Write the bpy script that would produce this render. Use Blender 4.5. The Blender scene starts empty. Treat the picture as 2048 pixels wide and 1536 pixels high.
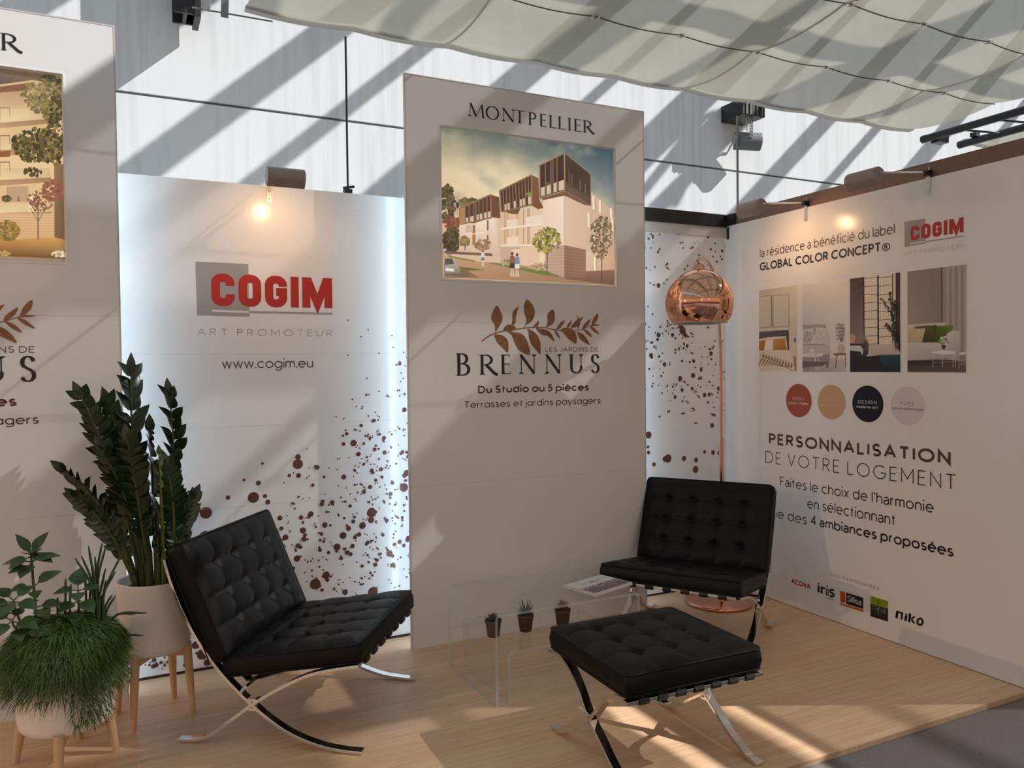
import bpy, math, random
from mathutils import Vector, Matrix, noise

D = bpy.data
S = bpy.context.scene
COL = S.collection
R = math.radians

# ------------------------------------------------------------------ camera
F_PX, YAW, PITCH, ROLL, EYE = 1566.9975, 0.4552451, 0.0223343, -0.0106759, 1.4922043
_cy, _sy, _cp, _sp = math.cos(YAW), math.sin(YAW), math.cos(PITCH), math.sin(PITCH)
FWD = Vector((_sy * _cp, _cy * _cp, -_sp))
_r0 = Vector((_cy, -_sy, 0))
_u0 = _r0.cross(FWD)
RIGHT = _r0 * math.cos(ROLL) + _u0 * math.sin(ROLL)
UPV = -_r0 * math.sin(ROLL) + _u0 * math.cos(ROLL)
CAM = Vector((0, 0, EYE))
cam = D.cameras.new('camera')
cam.sensor_width = 36.0
cam.lens = F_PX / 2048 * 36.0
cam.clip_start = 0.05
cam.clip_end = 200
cam_o = D.objects.new('camera', cam)
COL.objects.link(cam_o)
m = Matrix.Identity(4)
for i in range(3):
    m[i][0], m[i][1], m[i][2], m[i][3] = RIGHT[i], UPV[i], -FWD[i], CAM[i]
cam_o.matrix_world = m
S.camera = cam_o

# ------------------------------------------------------------------ world, sun, exposure
S.view_settings.view_transform = 'Standard'
S.view_settings.look = 'None'
S.view_settings.exposure = 0.0
S.view_settings.gamma = 1.0
S.view_settings.use_curve_mapping = False
S.cycles.transparent_max_bounces = 40

world = D.worlds.new('hall_sky')
S.world = world
world.use_nodes = True
nt = world.node_tree
nt.nodes.clear()
tc = nt.nodes.new('ShaderNodeTexCoord')
sx = nt.nodes.new('ShaderNodeSeparateXYZ')
rmp = nt.nodes.new('ShaderNodeValToRGB')
bg = nt.nodes.new('ShaderNodeBackground')
wo = nt.nodes.new('ShaderNodeOutputWorld')
mr = nt.nodes.new('ShaderNodeMapRange')
mr.inputs['From Min'].default_value = -1
mr.inputs['From Max'].default_value = 1
nt.links.new(tc.outputs['Generated'], sx.inputs[0])
nt.links.new(sx.outputs['Z'], mr.inputs['Value'])
nt.links.new(mr.outputs[0], rmp.inputs[0])
nt.links.new(rmp.outputs[0], bg.inputs[0])
nt.links.new(bg.outputs[0], wo.inputs[0])
cr = rmp.color_ramp
cr.elements[0].position = 0.48
cr.elements[0].color = (0.09, 0.07, 0.06, 1)
cr.elements[1].position = 0.52
cr.elements[1].color = (0.60, 0.375, 0.27, 1)
e = cr.elements.new(0.60); e.color = (0.62, 0.40, 0.29, 1)
e = cr.elements.new(0.68); e.color = (0.36, 0.57, 0.72, 1)
e = cr.elements.new(1.0); e.color = (0.43, 0.69, 0.90, 1)
bg.inputs[1].default_value = 1.0

SUN_DIR = Vector((-1.0, 0.5, -0.9))            # the way the light travels
sun = D.lights.new('sun', 'SUN')
sun.energy = 5.9
sun.color = (1.0, 0.985, 0.965)
sun.angle = R(0.38)
sun_o = D.objects.new('sun', sun)
COL.objects.link(sun_o)
sun_o.rotation_euler = SUN_DIR.to_track_quat('-Z', 'Y').to_euler()
sun_o.location = (8, -4, 9)

# added warm fill lamps, unseen, behind and left of the camera
FILL_LAMPS = [(-9.0, 2.6, 2.9, 520.0), (-1.2, -3.4, 2.9, 55.0), (1.9, -3.8, 2.9, 40.0)]
for _p in FILL_LAMPS:
    L_ = D.lights.new('fill_lamp_light', 'POINT')
    L_.energy = _p[3]
    L_.color = (1.0, 0.55, 0.26)
    L_.shadow_soft_size = 0.04
    o_ = D.objects.new('fill_lamp_light', L_)
    COL.objects.link(o_)
    o_.location = (_p[0], _p[1], _p[2] - 0.012)

# ------------------------------------------------------------------ helpers
def at(px, py, ax, val):
    """the point of the plane axis = val that the photo shows at a pixel"""
    d = FWD + RIGHT * ((px - 1024) / F_PX) - UPV * ((py - 768) / F_PX)
    t = (val - CAM[ax]) / d[ax]
    return CAM + d * t

def lin(c):
    out = []
    for v in c[:3]:
        v = v / 255.0
        out.append(v / 12.92 if v <= 0.04045 else ((v + 0.055) / 1.055) ** 2.4)
    return out

WM = {}

def wmat(o):
    return WM.get(o.name, Matrix.Identity(4)) if o else Matrix.Identity(4)

def place(o, mw, parent=None):
    """puts o at world matrix mw under parent"""
    WM[o.name] = mw.copy()
    o.parent = parent
    o.matrix_basis = (wmat(parent).inverted() @ mw) if parent else mw

def tag(o, label=None, cat=None, group=None, kind=None):
    if label: o['label'] = label
    if cat: o['category'] = cat
    if group: o['group'] = group
    if kind: o['kind'] = kind
    return o

def thing(name, loc, rz, label, cat, group=None):
    o = D.objects.new(name, None)
    o.empty_display_size = 0.1
    COL.objects.link(o)
    place(o, Matrix.Translation(Vector(loc)) @ Matrix.Rotation(rz, 4, 'Z'))
    return tag(o, label, cat, group)

class MB:
    """collects shapes (world or local coordinates) and links them as ONE mesh object"""
    def __init__(self):
        self.v, self.f, self.c, self.sm, self.mi = [], [], [], [], []
        self.col = None
        self.cur = 0
    def add(self, vs, fs, smooth=False):
        b = len(self.v)
        self.v += [Vector(p) for p in vs]
        for f in fs:
            self.f.append([b + i for i in f])
            self.sm.append(smooth)
            self.mi.append(self.cur)
            self.c.append(self.col)
        return self
    def box(self, a, b, mw=None):
        (x0, y0, z0), (x1, y1, z1) = a, b
        vs = [Vector(p) for p in ((x0, y0, z0), (x1, y0, z0), (x1, y1, z0), (x0, y1, z0), (x0, y0, z1), (x1, y0, z1), (x1, y1, z1), (x0, y1, z1))]
        if mw is not None: vs = [mw @ p for p in vs]
        return self.add(vs, [(0, 3, 2, 1), (4, 5, 6, 7), (0, 1, 5, 4), (1, 2, 6, 5), (2, 3, 7, 6), (3, 0, 4, 7)])
    def obox(self, p, q, w, h, up=Vector((0, 0, 1))):
        """a bar from p to q, w across and h along up"""
        p, q = Vector(p), Vector(q)
        d = (q - p).normalized()
        s = d.cross(up).normalized() * (w / 2)
        u = s.cross(d).normalized() * (h / 2)
        vs = [p - s - u, p + s - u, p + s + u, p - s + u, q - s - u, q + s - u, q + s + u, q - s + u]
        return self.add(vs, [(0, 3, 2, 1), (4, 5, 6, 7), (0, 1, 5, 4), (1, 2, 6, 5), (2, 3, 7, 6), (3, 0, 4, 7)])
    def tube(self, pts, r, n=10, caps=True, closed=False):
        pts = [Vector(p) for p in pts]
        rs = r if isinstance(r, (list, tuple)) else [r] * len(pts)
        N = len(pts)
        vs, fs = [], []
        ref = None
        for i, p in enumerate(pts):
            if closed: d = pts[(i + 1) % N] - pts[i - 1]
            else: d = pts[min(i + 1, N - 1)] - pts[max(i - 1, 0)]
            if d.length < 1e-9: d = Vector((0, 0, 1))
            d.normalize()
            if ref is None:
                ref = d.cross(Vector((0, 0, 1)))
                if ref.length < 0.1: ref = d.cross(Vector((1, 0, 0)))
            ref = (ref - d * ref.dot(d))
            if ref.length < 1e-6: ref = d.orthogonal()
            ref.normalize()
            b = d.cross(ref)
            for k in range(n):
                a = 2 * math.pi * k / n
                vs.append(p + (ref * math.cos(a) + b * math.sin(a)) * rs[i])
        for i in range(N if closed else N - 1):
            j = (i + 1) % N
            for k in range(n):
                k2 = (k + 1) % n
                fs.append((i * n + k, i * n + k2, j * n + k2, j * n + k))
        self.add(vs, fs, True)
        if caps and not closed:
            self.add(vs[:n], [tuple(range(n - 1, -1, -1))])
            self.add(vs[-n:], [tuple(range(n))])
        return self
    def lathe(self, prof, n=32, c=(0, 0, 0), mw=None, smooth=True):
        c = Vector(c)
        vs, fs = [], []
        for (r, z) in prof:
            for k in range(n):
                a = 2 * math.pi * k / n
                p = Vector((r * math.cos(a), r * math.sin(a), z))
                if mw is not None: p = mw @ p
                vs.append(p + c)
        for i in range(len(prof) - 1):
            for k in range(n):
                k2 = (k + 1) % n
                fs.append((i * n + k, i * n + k2, (i + 1) * n + k2, (i + 1) * n + k))
        return self.add(vs, fs, smooth)
    def sweep(self, prof, w, t, mw, smooth=False):
        """a flat bar: prof = points (u, z) in a vertical plane, w across it, t thick; mw maps (u, v, z)"""
        N = len(prof)
        vs, fs = [], []
        for i in range(N):
            a, b = Vector(prof[max(i - 1, 0)]), Vector(prof[min(i + 1, N - 1)])
            d = (b - a).normalized()
            nn = Vector((-d.y, d.x)) * (t / 2)
            p = Vector(prof[i])
            for sv, sn in ((-1, -1), (1, -1), (1, 1), (-1, 1)):
                vs.append(mw @ Vector((p.x + nn.x * sn, sv * w / 2, p.y + nn.y * sn)))
        for i in range(N - 1):
            for k in range(4):
                k2 = (k + 1) % 4
                fs.append((i * 4 + k, i * 4 + k2, i * 4 + 4 + k2, i * 4 + 4 + k))
        fs.append((3, 2, 1, 0))
        fs.append(tuple((N - 1) * 4 + k for k in range(4)))
        return self.add(vs, fs, smooth)
    def build(self, name, mat, parent=None, local=False, bevel=0, auto=None, label=None):
        me = D.meshes.new(name)
        if local: vs = self.v
        else:
            inv = wmat(parent).inverted()
            vs = [inv @ p for p in self.v]
        me.from_pydata([tuple(p) for p in vs], [], self.f)
        mats = mat if isinstance(mat, (list, tuple)) else [mat]
        for mm in mats: me.materials.append(mm)
        me.polygons.foreach_set('use_smooth', self.sm)
        if len(mats) > 1: me.polygons.foreach_set('material_index', self.mi)
        if any(c is not None for c in self.c):
            ca = me.color_attributes.new('Col', 'FLOAT_COLOR', 'CORNER')
            buf = []
            for f, c in zip(self.f, self.c):
                for k in range(len(f)):
                    cc = (1, 1, 1) if c is None else (c[k] if isinstance(c[0], (list, tuple)) else c)
                    buf += [cc[0], cc[1], cc[2], 1.0]
            ca.data.foreach_set('color', buf)
        me.update()
        o = D.objects.new(name, me)
        COL.objects.link(o)
        WM[o.name] = wmat(parent).copy()
        o.parent = parent
        if bevel:
            bv = o.modifiers.new('edge', 'BEVEL')
            bv.width = bevel
            bv.segments = 2
            bv.limit_method = 'ANGLE'
            bv.angle_limit = R(40)
        if label: o['label'] = label
        return o

def struct(name, mb, mat, bevel=0, parent=None):
    o = mb.build(name, mat, parent, bevel=bevel)
    if parent is None: o['kind'] = 'structure'
    return o

def copy_tree(o, parent=None):
    c = o.copy()
    COL.objects.link(c)
    WM[c.name] = WM.get(o.name, Matrix.Identity(4)).copy()
    c.parent = parent
    for ch in [q for q in D.objects if q.parent == o]:
        copy_tree(ch, c)
    return c

def catmull(pts, n=8, closed=False):
    pts = [Vector(p) for p in pts]
    N = len(pts)
    out = []
    for i in range(N if closed else N - 1):
        p0 = pts[(i - 1) % N] if (closed or i > 0) else pts[0] * 2 - pts[1]
        p1, p2 = pts[i], pts[(i + 1) % N]
        p3 = pts[(i + 2) % N] if (closed or i + 2 < N) else pts[-1] * 2 - pts[-2]
        for k in range(n):
            t = k / n
            out.append(0.5 * ((2 * p1) + (p2 - p0) * t + (2 * p0 - 5 * p1 + 4 * p2 - p3) * t * t + (3 * p1 - p0 - 3 * p2 + p3) * t ** 3))
    if not closed: out.append(pts[-1])
    return out

# ------------------------------------------------------------------ materials
def mat(name, color, rough=0.5, metal=0.0, spec=0.5, noise_s=None, noise_a=0.0, bump=0.0, bump_s=80, **kw):
    """a Principled material; a little procedural noise in colour and bump"""
    mt = D.materials.new(name)
    mt.use_nodes = True
    t = mt.node_tree
    b = t.nodes['Principled BSDF']
    b.inputs['Base Color'].default_value = (*color, 1)
    b.inputs['Roughness'].default_value = rough
    b.inputs['Metallic'].default_value = metal
    b.inputs['Specular IOR Level'].default_value = spec
    for k, v in kw.items():
        b.inputs[k.replace('_', ' ')].default_value = v
    co = t.nodes.new('ShaderNodeTexCoord')
    if noise_s:
        n = t.nodes.new('ShaderNodeTexNoise')
        n.inputs['Scale'].default_value = noise_s
        n.inputs['Detail'].default_value = 4
        mx = t.nodes.new('ShaderNodeMix')
        mx.data_type = 'RGBA'
        mx.inputs['A'].default_value = (*[c * (1 - noise_a) for c in color], 1)
        mx.inputs['B'].default_value = (*[min(1, c * (1 + noise_a)) for c in color], 1)
        t.links.new(co.outputs['Object'], n.inputs['Vector'])
        t.links.new(n.outputs['Fac'], mx.inputs['Factor'])
        t.links.new(mx.outputs['Result'], b.inputs['Base Color'])
    if bump:
        n2 = t.nodes.new('ShaderNodeTexNoise')
        n2.inputs['Scale'].default_value = bump_s
        n2.inputs['Detail'].default_value = 3
        bp = t.nodes.new('ShaderNodeBump')
        bp.inputs['Strength'].default_value = bump
        bp.inputs['Distance'].default_value = 0.002
        t.links.new(co.outputs['Object'], n2.inputs['Vector'])
        t.links.new(n2.outputs['Fac'], bp.inputs['Height'])
        t.links.new(bp.outputs['Normal'], b.inputs['Normal'])
    return mt

def emit_mat(name, color, strength):
    mt = D.materials.new(name)
    mt.use_nodes = True
    b = mt.node_tree.nodes['Principled BSDF']
    b.inputs['Base Color'].default_value = (0.8, 0.8, 0.8, 1)
    b.inputs['Emission Color'].default_value = (*color, 1)
    b.inputs['Emission Strength'].default_value = strength
    return mt

def print_mat(name, emission=0.0, rough=0.4):
    """ink: the colour stored in the mesh; emission for a picture lit from behind"""
    mt = D.materials.new(name)
    mt.use_nodes = True
    t = mt.node_tree
    b = t.nodes['Principled BSDF']
    a = t.nodes.new('ShaderNodeAttribute')
    a.attribute_name = 'Col'
    b.inputs['Roughness'].default_value = rough
    b.inputs['Specular IOR Level'].default_value = 0.3
    if emission:
        b.inputs['Base Color'].default_value = (0.05, 0.05, 0.05, 1)
        t.links.new(a.outputs['Color'], b.inputs['Emission Color'])
        b.inputs['Emission Strength'].default_value = emission
    else:
        t.links.new(a.outputs['Color'], b.inputs['Base Color'])
    return mt

M = {}
M['panel'] = mat('white_laminate', (0.80, 0.785, 0.775), 0.22, spec=0.5, noise_s=3, noise_a=0.015, bump=0.02, bump_s=14)
M['panel_edge'] = mat('panel_edge', (0.62, 0.55, 0.50), 0.5, noise_s=20, noise_a=0.05)
M['ink_black'] = mat('ink_black', (0.012, 0.012, 0.016), 0.35, noise_s=60, noise_a=0.1)
M['ink_grey'] = mat('ink_grey', (0.085, 0.08, 0.085), 0.4, noise_s=60, noise_a=0.05)
M['ink_pale'] = mat('ink_pale_grey', (0.36, 0.335, 0.325), 0.4, noise_s=60, noise_a=0.03)
M['ink_faint'] = mat('ink_faint_grey', (0.60, 0.56, 0.53), 0.4, noise_s=60, noise_a=0.03)
M['ink_red'] = mat('ink_red', (0.47, 0.018, 0.014), 0.35, noise_s=60, noise_a=0.05)
M['ink_maroon'] = mat('ink_maroon', (0.10, 0.018, 0.014), 0.4, noise_s=60, noise_a=0.05)
M['ink_brown'] = mat('ink_brown', (0.085, 0.035, 0.03), 0.4, noise_s=60, noise_a=0.05)
M['ink_white'] = mat('ink_white', (0.80, 0.785, 0.775), 0.4, noise_s=60, noise_a=0.02)
M['foil'] = mat('bronze_foil', (0.30, 0.15, 0.075), 0.42, metal=0.75, noise_s=35, noise_a=0.45, bump=0.9, bump_s=160)
M['splat'] = mat('bronze_splatter', (0.145, 0.06, 0.042), 0.36, metal=0.35, noise_s=30, noise_a=0.08)
M['leather'] = mat('black_leather', (0.0040, 0.0036, 0.0038), 0.47, spec=0.20, noise_s=12, noise_a=0.15, bump=0.12, bump_s=420)
M['belt'] = mat('black_belt_leather', (0.005, 0.0045, 0.0045), 0.45, noise_s=20, noise_a=0.1)
M['chrome'] = mat('chrome', (0.78, 0.77, 0.76), 0.10, metal=1.0, noise_s=8, noise_a=0.02)
M['steel'] = mat('brushed_steel', (0.62, 0.60, 0.58), 0.28, metal=1.0, noise_s=40, noise_a=0.06)
M['copper'] = mat('polished_copper', (0.83, 0.43, 0.285), 0.055, metal=1.0, noise_s=8, noise_a=0.02)
M['copper_satin'] = mat('satin_copper', (0.80, 0.40, 0.27), 0.2, metal=1.0, noise_s=8, noise_a=0.02)
M['white_inner'] = mat('white_enamel', (0.8, 0.79, 0.77), 0.4, noise_s=8, noise_a=0.02)
M['pot'] = mat('matt_white_ceramic', (0.76, 0.72, 0.68), 0.6, noise_s=18, noise_a=0.03, bump=0.08, bump_s=200)
M['soil'] = mat('dark_soil', (0.03, 0.02, 0.014), 0.9, noise_s=60, noise_a=0.5, bump=1.0, bump_s=90)
M['leaf'] = mat('dark_green_leaf', (0.011, 0.030, 0.009), 0.28, spec=0.5, noise_s=22, noise_a=0.35)
M['leaf_new'] = mat('yellow_green_leaf', (0.085, 0.115, 0.012), 0.35, noise_s=22, noise_a=0.25)
M['stalk'] = mat('green_stalk', (0.055, 0.07, 0.016), 0.4, noise_s=18, noise_a=0.4)
M['leaf2'] = mat('mid_green_leaf', (0.036, 0.076, 0.018), 0.33, noise_s=25, noise_a=0.3)
M['pencil'] = mat('olive_stem', (0.028, 0.055, 0.018), 0.5, noise_s=40, noise_a=0.3)
M['fern'] = mat('fern_green', (0.07, 0.135, 0.018), 0.55, noise_s=14, noise_a=0.55)
M['succ_g'] = mat('succulent_green', (0.035, 0.06, 0.028), 0.45, noise_s=60, noise_a=0.3)
M['succ_b'] = mat('blue_green_succulent', (0.05, 0.075, 0.07), 0.5, noise_s=60, noise_a=0.2)
M['succ_r'] = mat('reddish_succulent', (0.17, 0.085, 0.06), 0.5, noise_s=60, noise_a=0.2)
M['clay'] = mat('dark_brown_clay', (0.055, 0.03, 0.021), 0.6, noise_s=30, noise_a=0.35, bump=0.1, bump_s=150)
M['dark_rail'] = mat('dark_bronze_rail', (0.035, 0.03, 0.028), 0.4, metal=0.4, noise_s=50, noise_a=0.3)
M['glitter'] = mat('hammered_bronze', (0.20, 0.125, 0.09), 0.42, metal=0.6, noise_s=260, noise_a=0.55, bump=1.0, bump_s=220)
M['lampgrey'] = mat('taupe_lamp_enamel', (0.32, 0.26, 0.235), 0.42, metal=0.2, noise_s=30, noise_a=0.04)
M['lampdark'] = mat('dark_lamp_body', (0.09, 0.07, 0.065), 0.4, metal=0.3, noise_s=30, noise_a=0.05)
M['black'] = mat('black_paint', (0.012, 0.012, 0.013), 0.45, noise_s=40, noise_a=0.2)
M['grey_metal'] = mat('grey_metal', (0.25, 0.235, 0.225), 0.45, metal=0.5, noise_s=30, noise_a=0.08)
M['spk'] = mat('grey_loudspeaker', (0.17, 0.185, 0.19), 0.55, noise_s=200, noise_a=0.15)
M['gap'] = mat('dark_joint', (0.17, 0.175, 0.18), 0.9, noise_s=30, noise_a=0.2)
M['rope'] = mat('dark_cord', (0.16, 0.13, 0.11), 0.8, noise_s=90, noise_a=0.2)
M['hem'] = mat('pale_webbing', (0.62, 0.60, 0.55), 0.8, noise_s=90, noise_a=0.1)
M['ply'] = mat('plywood_edge', (0.50, 0.34, 0.21), 0.6, noise_s=60, noise_a=0.2)
M['beech'] = mat('pale_beech', (0.62, 0.41, 0.235), 0.45, noise_s=14, noise_a=0.12)
M['paper'] = mat('white_paper', (0.74, 0.70, 0.69), 0.6, noise_s=20, noise_a=0.02)
M['print'] = print_mat('printed_ink')
M['lightbox'] = print_mat('backlit_print', emission=0.92)
def acrylic(name, body, ior, tint):
    mt = D.materials.new(name)
    mt.use_nodes = True
    t = mt.node_tree
    t.nodes.clear()
    out = t.nodes.new('ShaderNodeOutputMaterial')
    tp = t.nodes.new('ShaderNodeBsdfTransparent'); tp.inputs['Color'].default_value = (*tint, 1)
    df = t.nodes.new('ShaderNodeBsdfDiffuse'); df.inputs['Color'].default_value = (0.8, 0.85, 0.86, 1)
    gl = t.nodes.new('ShaderNodeBsdfGlossy'); gl.inputs['Roughness'].default_value = 0.03
    fr = t.nodes.new('ShaderNodeFresnel'); fr.inputs['IOR'].default_value = ior
    m0 = t.nodes.new('ShaderNodeMixShader'); m0.inputs[0].default_value = body
    m1 = t.nodes.new('ShaderNodeMixShader')
    t.links.new(tp.outputs[0], m0.inputs[1]); t.links.new(df.outputs[0], m0.inputs[2])
    ge = t.nodes.new('ShaderNodeNewGeometry')
    mu = t.nodes.new('ShaderNodeMath'); mu.operation = 'MULTIPLY'
    iv = t.nodes.new('ShaderNodeMath'); iv.operation = 'SUBTRACT'; iv.inputs[0].default_value = 1.0
    t.links.new(ge.outputs['Backfacing'], iv.inputs[1]); t.links.new(fr.outputs[0], mu.inputs[0]); t.links.new(iv.outputs[0], mu.inputs[1])
    t.links.new(mu.outputs[0], m1.inputs[0]); t.links.new(m0.outputs[0], m1.inputs[1]); t.links.new(gl.outputs[0], m1.inputs[2])
    t.links.new(m1.outputs[0], out.inputs['Surface'])
    return mt
M['glass'] = acrylic('clear_acrylic', 0.0, 1.22, (0.985, 0.99, 0.99))
M['glass_edge'] = acrylic('polished_acrylic_edge', 0.30, 1.6, (0.9, 0.93, 0.93))
M['led'] = emit_mat('cool_white_led', (0.60, 0.82, 1.0), 20.0)
M['bulb'] = emit_mat('warm_halogen_bulb', (1.0, 0.66, 0.36), 14.0)

def wood_floor():
    mt = mat('light_oak_vinyl', (0.5, 0.35, 0.22), 0.42, spec=0.35)
    t = mt.node_tree
    b = t.nodes['Principled BSDF']
    co = [n for n in t.nodes if n.type == 'TEX_COORD'][0]
    mp = t.nodes.new('ShaderNodeMapping')
    mp.inputs['Scale'].default_value = (1.1, 26, 1)
    n1 = t.nodes.new('ShaderNodeTexNoise'); n1.inputs['Scale'].default_value = 2.2; n1.inputs['Detail'].default_value = 7; n1.inputs['Roughness'].default_value = 0.62; n1.inputs['Distortion'].default_value = 0.5
    t.links.new(co.outputs['Object'], mp.inputs[0]); t.links.new(mp.outputs[0], n1.inputs['Vector'])
    br = t.nodes.new('ShaderNodeTexBrick')
    br.inputs['Scale'].default_value = 1.0
    br.inputs['Brick Width'].default_value = 1.25
    br.inputs['Row Height'].default_value = 0.185
    br.inputs['Mortar Size'].default_value = 0.0009
    br.inputs['Color1'].default_value = (0.44, 0.44, 0.44, 1)
    br.inputs['Color2'].default_value = (0.56, 0.56, 0.56, 1)
    br.inputs['Mortar'].default_value = (0.30, 0.30, 0.30, 1)
    t.links.new(co.outputs['Object'], br.inputs['Vector'])
    rp = t.nodes.new('ShaderNodeValToRGB')
    rp.color_ramp.elements[0].position = 0.30; rp.color_ramp.elements[0].color = (0.66, 0.395, 0.225, 1)
    rp.color_ramp.elements[1].position = 0.72; rp.color_ramp.elements[1].color = (0.82, 0.575, 0.365, 1)
    t.links.new(n1.outputs['Fac'], rp.inputs[0])
    mx = t.nodes.new('ShaderNodeMix'); mx.data_type = 'RGBA'; mx.blend_type = 'OVERLAY'; mx.inputs['Factor'].default_value = 0.45
    t.links.new(rp.outputs[0], mx.inputs['A']); t.links.new(br.outputs['Color'], mx.inputs['B'])
    t.links.new(mx.outputs['Result'], b.inputs['Base Color'])
    return mt
M['oak'] = wood_floor()
M['carpet'] = mat('grey_hall_floor', (0.19, 0.165, 0.165), 0.75, noise_s=120, noise_a=0.3, bump=0.4, bump_s=300)

def concrete():
    mt = mat('white_painted_concrete', (0.8, 0.8, 0.8), 0.75, spec=0.2, bump=0.15, bump_s=9)
    t = mt.node_tree
    b = t.nodes['Principled BSDF']
    co = [n for n in t.nodes if n.type == 'TEX_COORD'][0]
    mp = t.nodes.new('ShaderNodeMapping'); mp.inputs['Scale'].default_value = (9, 1, 0.5)
    n1 = t.nodes.new('ShaderNodeTexNoise'); n1.inputs['Scale'].default_value = 1.6; n1.inputs['Detail'].default_value = 6
    t.links.new(co.outputs['Object'], mp.inputs[0]); t.links.new(mp.outputs[0], n1.inputs['Vector'])
    rp = t.nodes.new('ShaderNodeValToRGB')
    rp.color_ramp.elements[0].position = 0.30; rp.color_ramp.elements[0].color = (0.70, 0.72, 0.72, 1)
    rp.color_ramp.elements[1].position = 0.55; rp.color_ramp.elements[1].color = (0.80, 0.82, 0.82, 1)
    t.links.new(n1.outputs['Fac'], rp.inputs[0]); t.links.new(rp.outputs[0], b.inputs['Base Color'])
    return mt
M['concrete'] = concrete()

def canopy_mat():
    mt = D.materials.new('open_weave_canvas')
    mt.use_nodes = True
    t = mt.node_tree
    t.nodes.clear()
    out = t.nodes.new('ShaderNodeOutputMaterial')
    co = t.nodes.new('ShaderNodeTexCoord')
    n = t.nodes.new('ShaderNodeTexNoise'); n.inputs['Scale'].default_value = 2.5; n.inputs['Detail'].default_value = 5
    t.links.new(co.outputs['Object'], n.inputs['Vector'])
    rp = t.nodes.new('ShaderNodeValToRGB')
    rp.color_ramp.elements[0].color = (0.41, 0.37, 0.28, 1)
    rp.color_ramp.elements[1].color = (0.50, 0.46, 0.365, 1)
    t.links.new(n.outputs['Fac'], rp.inputs[0])
    d = t.nodes.new('ShaderNodeBsdfDiffuse')
    tr = t.nodes.new('ShaderNodeBsdfTranslucent')
    tp = t.nodes.new('ShaderNodeBsdfTransparent')
    t.links.new(rp.outputs[0], d.inputs['Color']); t.links.new(rp.outputs[0], tr.inputs['Color'])
    m1 = t.nodes.new('ShaderNodeMixShader'); m1.inputs[0].default_value = 0.38
    t.links.new(d.outputs[0], m1.inputs[1]); t.links.new(tr.outputs[0], m1.inputs[2])
    m2 = t.nodes.new('ShaderNodeMixShader'); m2.inputs[0].default_value = 0.17
    t.links.new(m1.outputs[0], m2.inputs[1]); t.links.new(tp.outputs[0], m2.inputs[2])
    t.links.new(m2.outputs[0], out.inputs['Surface'])
    return mt
M['canvas'] = canopy_mat()
# ------------------------------------------------------------------ the setting
XR, YP, YB, YC = 3.634, 3.935, 4.15, 6.0       # right wall, tall panels, stand back wall, concrete wall
GZ = 0.0

mb = MB(); mb.box((-2.6, 2.135, -0.022), (XR + 0.03, YB + 0.03, 0.0)); mb.box((-2.6, -0.1, -0.022), (-0.9, 2.135, 0.0))
floor = struct('floor', mb, M['oak'])
mb = MB(); mb.box((-2.6, 2.131, -0.0225), (XR + 0.03, 2.1345, -0.003))
struct('trim_1', mb, M['ply'])
mb = MB(); mb.box((-14, -14, -0.06), (16, 6.0, -0.0235))
struct('floor_hall', mb, M['carpet'])

# concrete wall of the hall with its joints
mb = MB()
JZ = 3.395
for z0, z1 in ((-0.06, 0.895), (0.912, JZ - 0.010), (JZ + 0.010, 7.2)):
    mb.box((-9, YC, z0), (16, YC + 0.25, z1))
struct('wall_far', mb, M['concrete'])
mb = MB(); mb.box((-9, YC + 0.02, JZ - 0.011), (16, YC + 0.04, JZ + 0.011)); mb.box((-9, YC + 0.02, 0.89), (16, YC + 0.04, 0.915))
struct('trim_2', mb, M['gap'])

# steel beams of the glazed roof, out of frame above: their shadows stripe the place
ZR = 7.1
def beam_x(q): return (ZR - q) / 0.9
def roof_beam(q0, q1, h=0.10):
    x0, x1 = beam_x(q0), beam_x(q1)
    w = max(0.02, abs(x1 - x0) - h / 0.9)
    c = (x0 + x1) / 2
    mb = MB(); mb.box((c - w / 2, -9, ZR - h / 2), (c + w / 2, YC, ZR + h / 2))
    struct('roof_beam', mb, M['black'])
for q0, q1 in ((2.92, 2.63), (1.36, 1.05), (-0.20, -0.62), (-1.81, -2.06), (-3.40, -3.68), (4.50, 4.22), (6.1, 5.8), (7.7, 7.4)):
    roof_beam(q0, q1)
for q0, q1 in ((3.70, 3.56), (2.18, 2.02), (0.56, 0.43), (-1.02, -1.16), (-2.55, -2.69), (-4.3, -4.45), (5.3, 5.16), (6.9, 6.76)):
    roof_beam(q0, q1, 0.06)
for y in (1.15, -0.62, -2.4, -4.2):               # purlins across
    mb = MB(); mb.box((-6, y - 0.10, ZR - 0.15), (15, y + 0.10, ZR - 0.05))
    struct('roof_purlin', mb, M['black'])
def roof_pt(px, py):
    P = at(px, py, 1, YC)
    t = (ZR - P.z) / 0.9
    return P - SUN_DIR * t
def roof_brace(a, b, w, ext=0.5):
    A, B = roof_pt(*a), roof_pt(*b)
    d = (B - A)
    mb = MB(); mb.obox(A - d * ext, B + d * ext, w, 0.05)
    struct('roof_brace', mb, M['black'])
def roof_plate(pxs):
    vs = [roof_pt(*p) for p in pxs]
    n = len(vs)
    mb = MB()
    mb.add(vs + [v + Vector((0, 0, .03)) for v in vs], [tuple(range(n)), tuple(range(2 * n - 1, n - 1, -1))] + [(i, (i + 1) % n, n + (i + 1) % n, n + i) for i in range(n)])
    struct('roof_brace', mb, M['black'])
zz_ = lambda pts: [(1270 + x / 3.66, 170 + y / 3.66) for x, y in pts]
roof_plate(zz_([(45, 770), (445, 260), (570, 205), (60, 838)]))
roof_plate(zz_([(245, 900), (360, 645), (570, 205), (655, 200), (415, 690), (308, 905)]))
roof_plate(zz_([(90, 910), (350, 655), (750, 250), (790, 320), (420, 685), (230, 880)]))
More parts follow.
